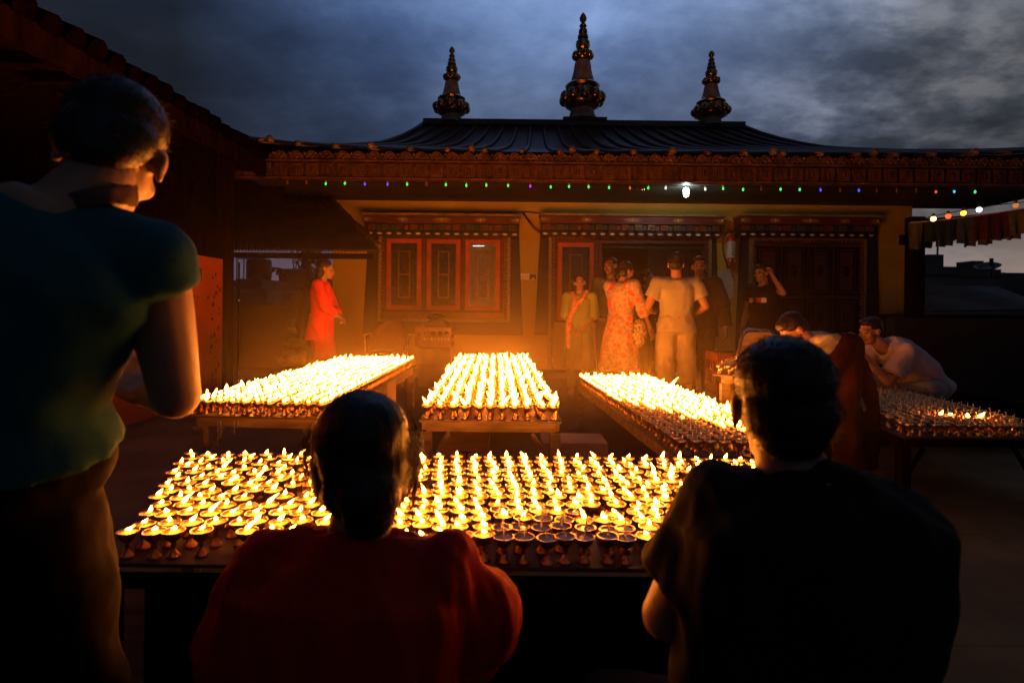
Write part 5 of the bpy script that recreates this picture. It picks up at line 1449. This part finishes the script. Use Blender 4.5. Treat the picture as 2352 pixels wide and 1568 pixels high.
# dark man facing him
person('person', at(1606, 6.35), R(150), dict(elL=(-.26, -.02, 1.12), wrL=(-.30, .04, .88)),
       'man in a dark jacket facing the grey shirted man by the gate', h=.97, headrot=(12, 0, 0), hairf=hair('man'), skin='skind',
       clothes=[top('jacket', 'darkjacket', hem=-.4, sleeve=1.9, ease=.03, fold=.008, seed=9), trousers('trousers', 'darkjacket'), shoes()])
# dark figure between the flowered woman and the grey shirt, hand out
person('person', at(1482, 6.9), R(-120), dict(elR=(.22, .12, 1.12), wrR=(.10, .34, 1.10), elL=(-.22, .1, 1.12), wrL=(-.12, .33, 1.08)),
       'dim woman in dark clothes between the flowered tunic and the grey shirt', h=.90, headrot=(0, 0, 0), hairf=hair('woman'), skin='skind',
       clothes=[top('jacket', 'blackcotton', hem=-.4, sleeve=1.9, ease=.02), trousers('trousers', 'blackcotton'), shoes()])
# man with arm raised by the dark doors
tb = person('person', at(1752, 6.8), R(128), dict(shL=(-.175, .0, 1.385), elL=(-.33, .14, 1.33), wrL=(-.16, .08, 1.55), elR=(.22, 0, 1.12), wrR=(.2, .12, .90), head=(0, .03, 1.585)),
       'man in a black T-shirt with a coloured chest stripe, raising one hand to his ear', h=.945, headrot=(-8, -4, 0), hairf=hair('man'), skin='skind',
       clothes=[top('tshirt', 'blackcotton', hem=-.35, sleeve=.55, ease=.02, seed=10), trousers('trousers', 'blackcotton'), shoes()],
       hands={'L': dict(n=(1, 0, 0), th=(0, 1, 0), curl=1.0, d=(.2, -.1, 1))})
m = MB()
for k, mi in enumerate((0, 1, 2, 3)):
    pts = []
    for j in range(4):
        for (z) in (1.215, 1.275):
            x = -.115 + (.23) * (k + j / 3) / 4; pts.append((x * .945, (.150 - 1.9 * x * x) * .945, z * .945))
    m.add(pts, [(2 * j, 2 * j + 2, 2 * j + 3, 2 * j + 1) for j in range(3)], mi)
m.build('chest_stripe', [M['whitep'], M['redcyl'], M['blockg'], M['yel']], tb)

# ---------------- seated men at the right ----------------
SIT = dict(pel=(0, 0, .10), waist=(0, .03, .25), chest=(0, .08, .43), neck=(0, .12, .58), hiR=(.10, .02, .10), hiL=(-.10, .02, .10), knR=(.32, .28, .12), knL=(-.32, .28, .12), anR=(-.02, .34, .06), anL=(.05, .42, .05))
# man in pink, bent forward with both hands at his mouth
S2 = dict(SIT); S2.update(waist=(0, .10, .235), chest=(0, .25, .37), neck=(0, .40, .455), head=(0, .53, .575), shR=(.175, .35, .41), shL=(-.175, .35, .41), elR=(.17, .50, .17), wrR=(.045, .66, .42), elL=(-.17, .50, .17), wrL=(-.045, .68, .43))
person('person', at(2135, 4.75, .32), R(96), S2, 'man in a pink shirt sitting bent forward, both hands cupped at his mouth', h=1.0, headsc=.94, headrot=(12, -12, 0), hairf=hair('man'),
       clothes=[top('shirt', 'pink', hem=-.2, sleeve=.75, ease=.024, fl=.02, fold=.010, seed=11, slr=1.25, bulk=1.2), trousers('trousers', 'greytrs', to=.9, ease=.02)], feet=False,
       hands={'R': dict(d=(-.2, .35, .9), n=(-1, 0, .0), th=(0, -1, .2), curl=.35), 'L': dict(d=(.2, .35, .9), n=(1, 0, .0), th=(0, -1, .2), curl=.35)})
m = MB(); x = at(2120, 4.75)[0]; m.box((x - .75, 4.35, .22), (x + .75, 5.25, .32)); m.box((x - .7, 4.4, 0), (x - .6, 5.2, .22)); m.box((x + .6, 4.4, 0), (x + .7, 5.2, .22))
tag(m.build('platform', M['darkwood']), 'low dark wooden platform under the man in pink', 'platform')
# man bowing, cream collar and maroon shawl
S3 = dict(SIT); S3.update(waist=(0, .06, .25), chest=(0, .10, .42), neck=(0, .20, .52), head=(.0, .29, .575), shR=(.17, .12, .49), shL=(-.17, .12, .49), elR=(.22, .34, .28), wrR=(.08, .52, .25), elL=(-.22, .34, .28), wrL=(-.08, .52, .25))
person('person', at(1935, 3.5, .36), R(84), S3, 'bowing man in cream shirt and maroon shawl, behind the black shirted man', h=1.0, headsc=.86, headrot=(14, -50, 0), hairf=hair('man', n=500, ln=.014),
       clothes=[top('shirt', 'cream', hem=-.1, sleeve=1.8, ease=.018, fold=.010, seed=12), trousers('trousers', 'maroonrobe', to=.9),
                drape('shawl', 'maroonrobe', [[(.18, .08, .50), (.17, -.02, .42), (.14, -.09, .25), (.10, -.12, .05), (.08, -.13, -.2)], [(.05, .08, .53), (.05, -.04, .41), (.02, -.12, .2), (0, -.13, -.2)], [(-.15, .08, .50), (-.15, -.03, .38), (-.12, -.11, .18), (-.1, -.12, -.2)], [(.19, .08, .49), (.22, .15, .3), (.22, .18, .10)], [(-.17, .06, .50), (-.23, .14, .40), (-.24, .24, .30), (-.18, .34, .24), (-.20, .20, .05)], [(-.14, .02, .48), (-.20, .06, .30), (-.20, .08, .05), (-.18, .02, -.2)]], [.045, .055, .05, .045, .072, .08], fold=.010, seed=5, vox=.011)], feet=False,
       hands={'R': dict(n=(-.3, 0, -1), th=(-1, 0, 0)), 'L': dict(n=(.3, 0, -1), th=(1, 0, 0))})
m = MB(); x = at(1935, 3.5)[0]; m.box((x - .25, 3.25, .305), (x + .28, 3.77, .355)); 
for a in (-.22, .21):
    for b_ in (3.28, 3.70): m.box((x + a, b_, 0), (x + a + .04, b_ + .04, .304))
tag(m.build('stool', M['darkwood']), 'dark wooden stool under the bowing man in the maroon shawl', 'stool')

# ---------------- foreground: man in black T-shirt ----------------
def fg(vx, vy, Y): return P(vx, vy, Y)
H3 = fg(1815, 893, .88); ox, oy = H3.x, .88
zz = lambda vy, Y=.88: CAMH - (vy - HY) * Y / FOC
lx = lambda vx, Y=.88: (vx - HX) / FOC * Y - ox
man_J = dict(head=(0, .03, zz(768) - .112), neck=(.012, -.015, zz(1040) - .02), chest=(.015, -.02, zz(1230)), waist=(.015, -.01, zz(1480)), pel=(.015, .0, zz(1480) - .16),
             shL=(lx(1662), -.01, zz(1165)), elL=(lx(1555), .04, zz(1440)), wrL=(lx(1625, 1.1), .23, zz(1480, 1.1)), shR=(lx(1980) , -.02, zz(1170)), elR=(lx(2075), .02, zz(1440)), wrR=(lx(2010), .22, zz(1480)),
             hiL=(-.08, .0, zz(1480) - .17), hiR=(.11, 0, zz(1480) - .17), knL=(-.22, .30, .22), knR=(.25, .30, .22), anL=(-.05, .40, .06), anR=(.10, .46, .06))
man = person('person', (ox, oy, 0), 0, man_J, 'man in a black T-shirt seated in the right foreground, seen from behind', h=1.0, headsc=.90, headrot=(-12, -4, 0),
       hairf=hair('man', n=2600, ln=.012, big=1.0, vox=.005, bump=.0012), build=1.02, vox=.007, feet=True,
       clothes=[top('tshirt', 'blackcotton', sleeve=.70, ease=.012, fold=.020, seed=13, vox=.008, slr=1.12, neckr=.066, torso=[(-.3, .185, .13), (.3, .185, .13), (1, .185, .130), (1.7, .20, .135), (2.3, .205, .13), (2.65, .165, .105), (2.85, .10, .085), (2.95, .075, .072)]), trousers('trousers', 'blackcotton', to=.9)])
# small stool below him
m = MB(); m.box((ox - .17, oy - .16, .0), (ox + .2, oy + .14, max(.05, zz(1480) - .16 - .13))); tag(m.build('stool', M['plasticdark']), 'low dark stool under the man in the black T-shirt', 'stool')

# ---------------- foreground: woman in red, centre ----------------
Yw = .95
Hw = fg(818, 1022, Yw); ox2, oy2 = Hw.x, Yw
lx2 = lambda vx, Y=Yw: (vx - HX) / FOC * Y - ox2
zz2 = lambda vy, Y=Yw: CAMH - (vy - HY) * Y / FOC
def whair(m, f, s, Rm):
    e = lambda p, r: m.ell(f(*p), tuple(q * s for q in r), Rm, 16, 10)
    e((.0, -.02, .03), (.088, .098, .092)); e((0, -.085, -.085), (.045, .034, .038)); e((.0, -.05, -.045), (.078, .06, .055))
    e((.070, -.01, -.02), (.022, .05, .055)); e((-.068, -.01, -.02), (.022, .045, .045))
wj = dict(head=(0, .03, zz2(905) - .118), neck=(.006, -.01, zz2(1225)), chest=(.0, -.03, zz2(1400)), waist=(.0, -.02, zz2(1600)), pel=(0, 0, zz2(1600) - .14),
          shL=(lx2(645), -.015, zz2(1310)), elL=(lx2(550), .02, zz2(1530)), wrL=(lx2(640), .20, zz2(1520)), shR=(lx2(1015), -.015, zz2(1315)), elR=(lx2(1110), .05, zz2(1460)), wrR=(lx2(1000, 1.15), .20, zz2(1560, 1.15)),
          hiL=(-.10, 0, zz2(1600) - .15), hiR=(.10, 0, zz2(1600) - .15), knL=(-.24, .28, .16), knR=(.24, .28, .16), anL=(.0, .38, .05), anR=(.05, .30, .05))
person('person', (ox2, oy2, 0), 0, wj, 'woman in a dark red top seated in the middle foreground, seen from behind', h=1.0, headsc=.93, headrot=(22, -6, -2),
       hairf=hair('bun', n=500, ln=.010, extra=whair, big=1.02, vox=.005, bump=.0012), build=.95, vox=.007,
       clothes=[top('tunic', 'redcotton', sleeve=1.8, ease=.018, fold=.016, seed=14, vox=.008, slr=1.30, neckr=.078, sc=(17, 17, 4),
                    torso=[(-.3, .20, .15), (.3, .19, .14), (1, .175, .125), (1.7, .188, .13), (2.3, .195, .125), (2.7, .150, .10), (2.88, .092, .085), (3.05, .070, .068)]), trousers('trousers', 'redcotton', to=.9)])
rl2 = random.Random(9)
HL = [o for o in bpy.data.objects if o.name.startswith('hair') and o.parent and o.parent.name.startswith('person')][-1]
hc2 = V((0, .03, zz2(905) - .118)); LM = {1: MB(), -1: MB()}
for k in range(90):
    sd = 1 if k % 3 else -1; m = LM[sd]; a = rl2.uniform(-.5, .9); r0 = .082 + rl2.uniform(0, .010)
    p0 = hc2 + V((sd * r0 * math.cos(a * .6), rl2.uniform(-.03, .05), .03 + .05 * math.sin(a))); ln = rl2.uniform(.05, .13)
    out_ = rl2.uniform(.004, .020)
    m.tube([p0, p0 + V((sd * out_, 0, -ln * .35)), p0 + V((sd * out_ * .8, -.01, -ln * .7)), p0 + V((-sd * .006, -.02, -ln))], [.0009, .0010, .0009, .0004], 4)
for m in LM.values(): m.build('loose_lock', M['hairthin'], HL, smooth=True)
m = MB(); m.box((ox2 - .18, oy2 - .16, 0), (ox2 + .18, oy2 + .14, max(.05, zz2(1600) - .14 - .12))); tag(m.build('stool', M['plasticdark']), 'low dark stool under the woman in the dark red top', 'stool')

# ---------------- foreground: standing woman in teal, left ----------------
Yt = .88
Ht = fg(262, 330, Yt); ox3, oy3 = Ht.x, Yt
lx3 = lambda vx, Y=Yt: (vx - HX) / FOC * Y - ox3
zz3 = lambda vy, Y=Yt: CAMH - (vy - HY) * Y / FOC
tj = dict(head=(lx3(205), .05, zz3(345)), neck=(lx3(165), -.02, zz3(480)), chest=(lx3(75), -.03, zz3(660)), waist=(lx3(-5), -.01, zz3(900)), pel=(lx3(-32), .02, zz3(1060)),
          shR=(lx3(350), .0, zz3(610)), elR=(lx3(405, Yt + .06), .06, zz3(915, Yt + .06)), wrR=(lx3(345, Yt + .26), .26, zz3(915, Yt + .26)), shL=(lx3(-150), .02, zz3(600)), elL=(lx3(-160), .12, zz3(900)), wrL=(lx3(225, Yt + .3), .30, zz3(890, Yt + .3)),
          hiR=(lx3(45), .02, zz3(1090)), hiL=(lx3(-105), .02, zz3(1090)), knR=(lx3(105), .05, .42), knL=(lx3(-20), .03, .42), anR=(lx3(125), 0, .08), anL=(lx3(-20), 0, .08))
def thair(m, f, s, Rm):
    m.ell(f(-.02, -.06, -.02), (.06 * s, .045 * s, .055 * s), Rm, 14, 9)
person('person', (ox3, oy3, 0), 0, tj, 'woman in a teal cap sleeved shirt standing at the far left, bowed over her hands', skin='skind', h=1.0, headsc=.90, headrot=(27, -26, 8),
       hairf=hair('short', n=1500, ln=.012, extra=thair, vox=.005, bump=.0012), build=1.0, vox=.007,
       hands={'R': dict(d=(-.8, .5, .15), n=(0, -.3, 1), th=(0, 1, .3), curl=.6), 'L': dict(d=(.6, .7, .0), n=(0, -.3, 1), th=(0, 1, .3), curl=.6)},
       clothes=[top('shirt', 'teal', hem=.35, sleeve=.18, ease=.012, fold=.012, seed=15, vox=.009, sc=(8, 8, 6),
                    torso=[(.22, .178, .14), (.5, .170, .13), (1, .160, .125), (1.7, .175, .125), (2.3, .20, .125), (2.65, .165, .105), (2.9, .09, .08)]), trousers('trousers', 'brownpants', ease=.004, fold=.014, seed=16, wide=1.35),
                drape('scarf', 'scarfp', [[tuple(V(tj['neck']) + V((.066 * math.cos(a) + .016, .060 * math.sin(a) + .02, dz - .012 + .022 * math.cos(a - .6)))) for a in [2 * math.pi * i / 14 for i in range(15)]] for dz in (.000, .012, .024)], [.007, .007, .006], seed=17, fold=.005, vox=.007), shoes()])
# ================================================================ SMOKE drifting over the burning tables
def smoke():
    m = MB(); m.box((-3.2, 2.3, .02), (2.2, 8.9, 2.6))
    o = m.build('smoke', bpy.data.materials.new('smoke')); mt = o.data.materials[0]; mt.use_nodes = True
    nt = mt.node_tree; nt.nodes.clear(); N, L, new, mth, ramp, mix = nt_helpers(nt)
    v = new('ShaderNodeVolumePrincipled'); out = new('ShaderNodeOutputMaterial')
    v.inputs['Color'].default_value = (.95, .75, .35, 1); v.inputs['Anisotropy'].default_value = .1
    tc = new('ShaderNodeTexCoord'); sep = new('ShaderNodeSeparateXYZ'); L.new(tc.outputs['Object'], sep.inputs[0])
    x, y, z = sep.outputs
    n = new('ShaderNodeTexNoise'); n.inputs['Scale'].default_value = 1.6; n.inputs['Detail'].default_value = 3; L.new(tc.outputs['Object'], n.inputs[0])
    fall = mth('POWER', mth('SUBTRACT', 1.0, mth('DIVIDE', z, 2.6), clamp=True), 3.6)
    ex = mth('SUBTRACT', 1.0, mth('POWER', mth('ABSOLUTE', mth('DIVIDE', mth('ADD', x, .25), 2.5)), 2.0), clamp=True)
    ey = mth('MULTIPLY', mth('SUBTRACT', y, 2.3), .8, clamp=True)
    d = mth('MULTIPLY', mth('MULTIPLY', mth('MULTIPLY', fall, ex), ey), mth('SUBTRACT', mth('MULTIPLY', n.outputs[0], 2.6), .45, clamp=True))
    L.new(mth('MULTIPLY', d, .21), v.inputs['Density']); L.new(v.outputs[0], out.inputs['Volume'])
    mt.cycles.volume_step_rate = 1.0
    tag(o, 'thin orange lit smoke drifting over the burning tables', 'smoke', kind='stuff')
smoke()
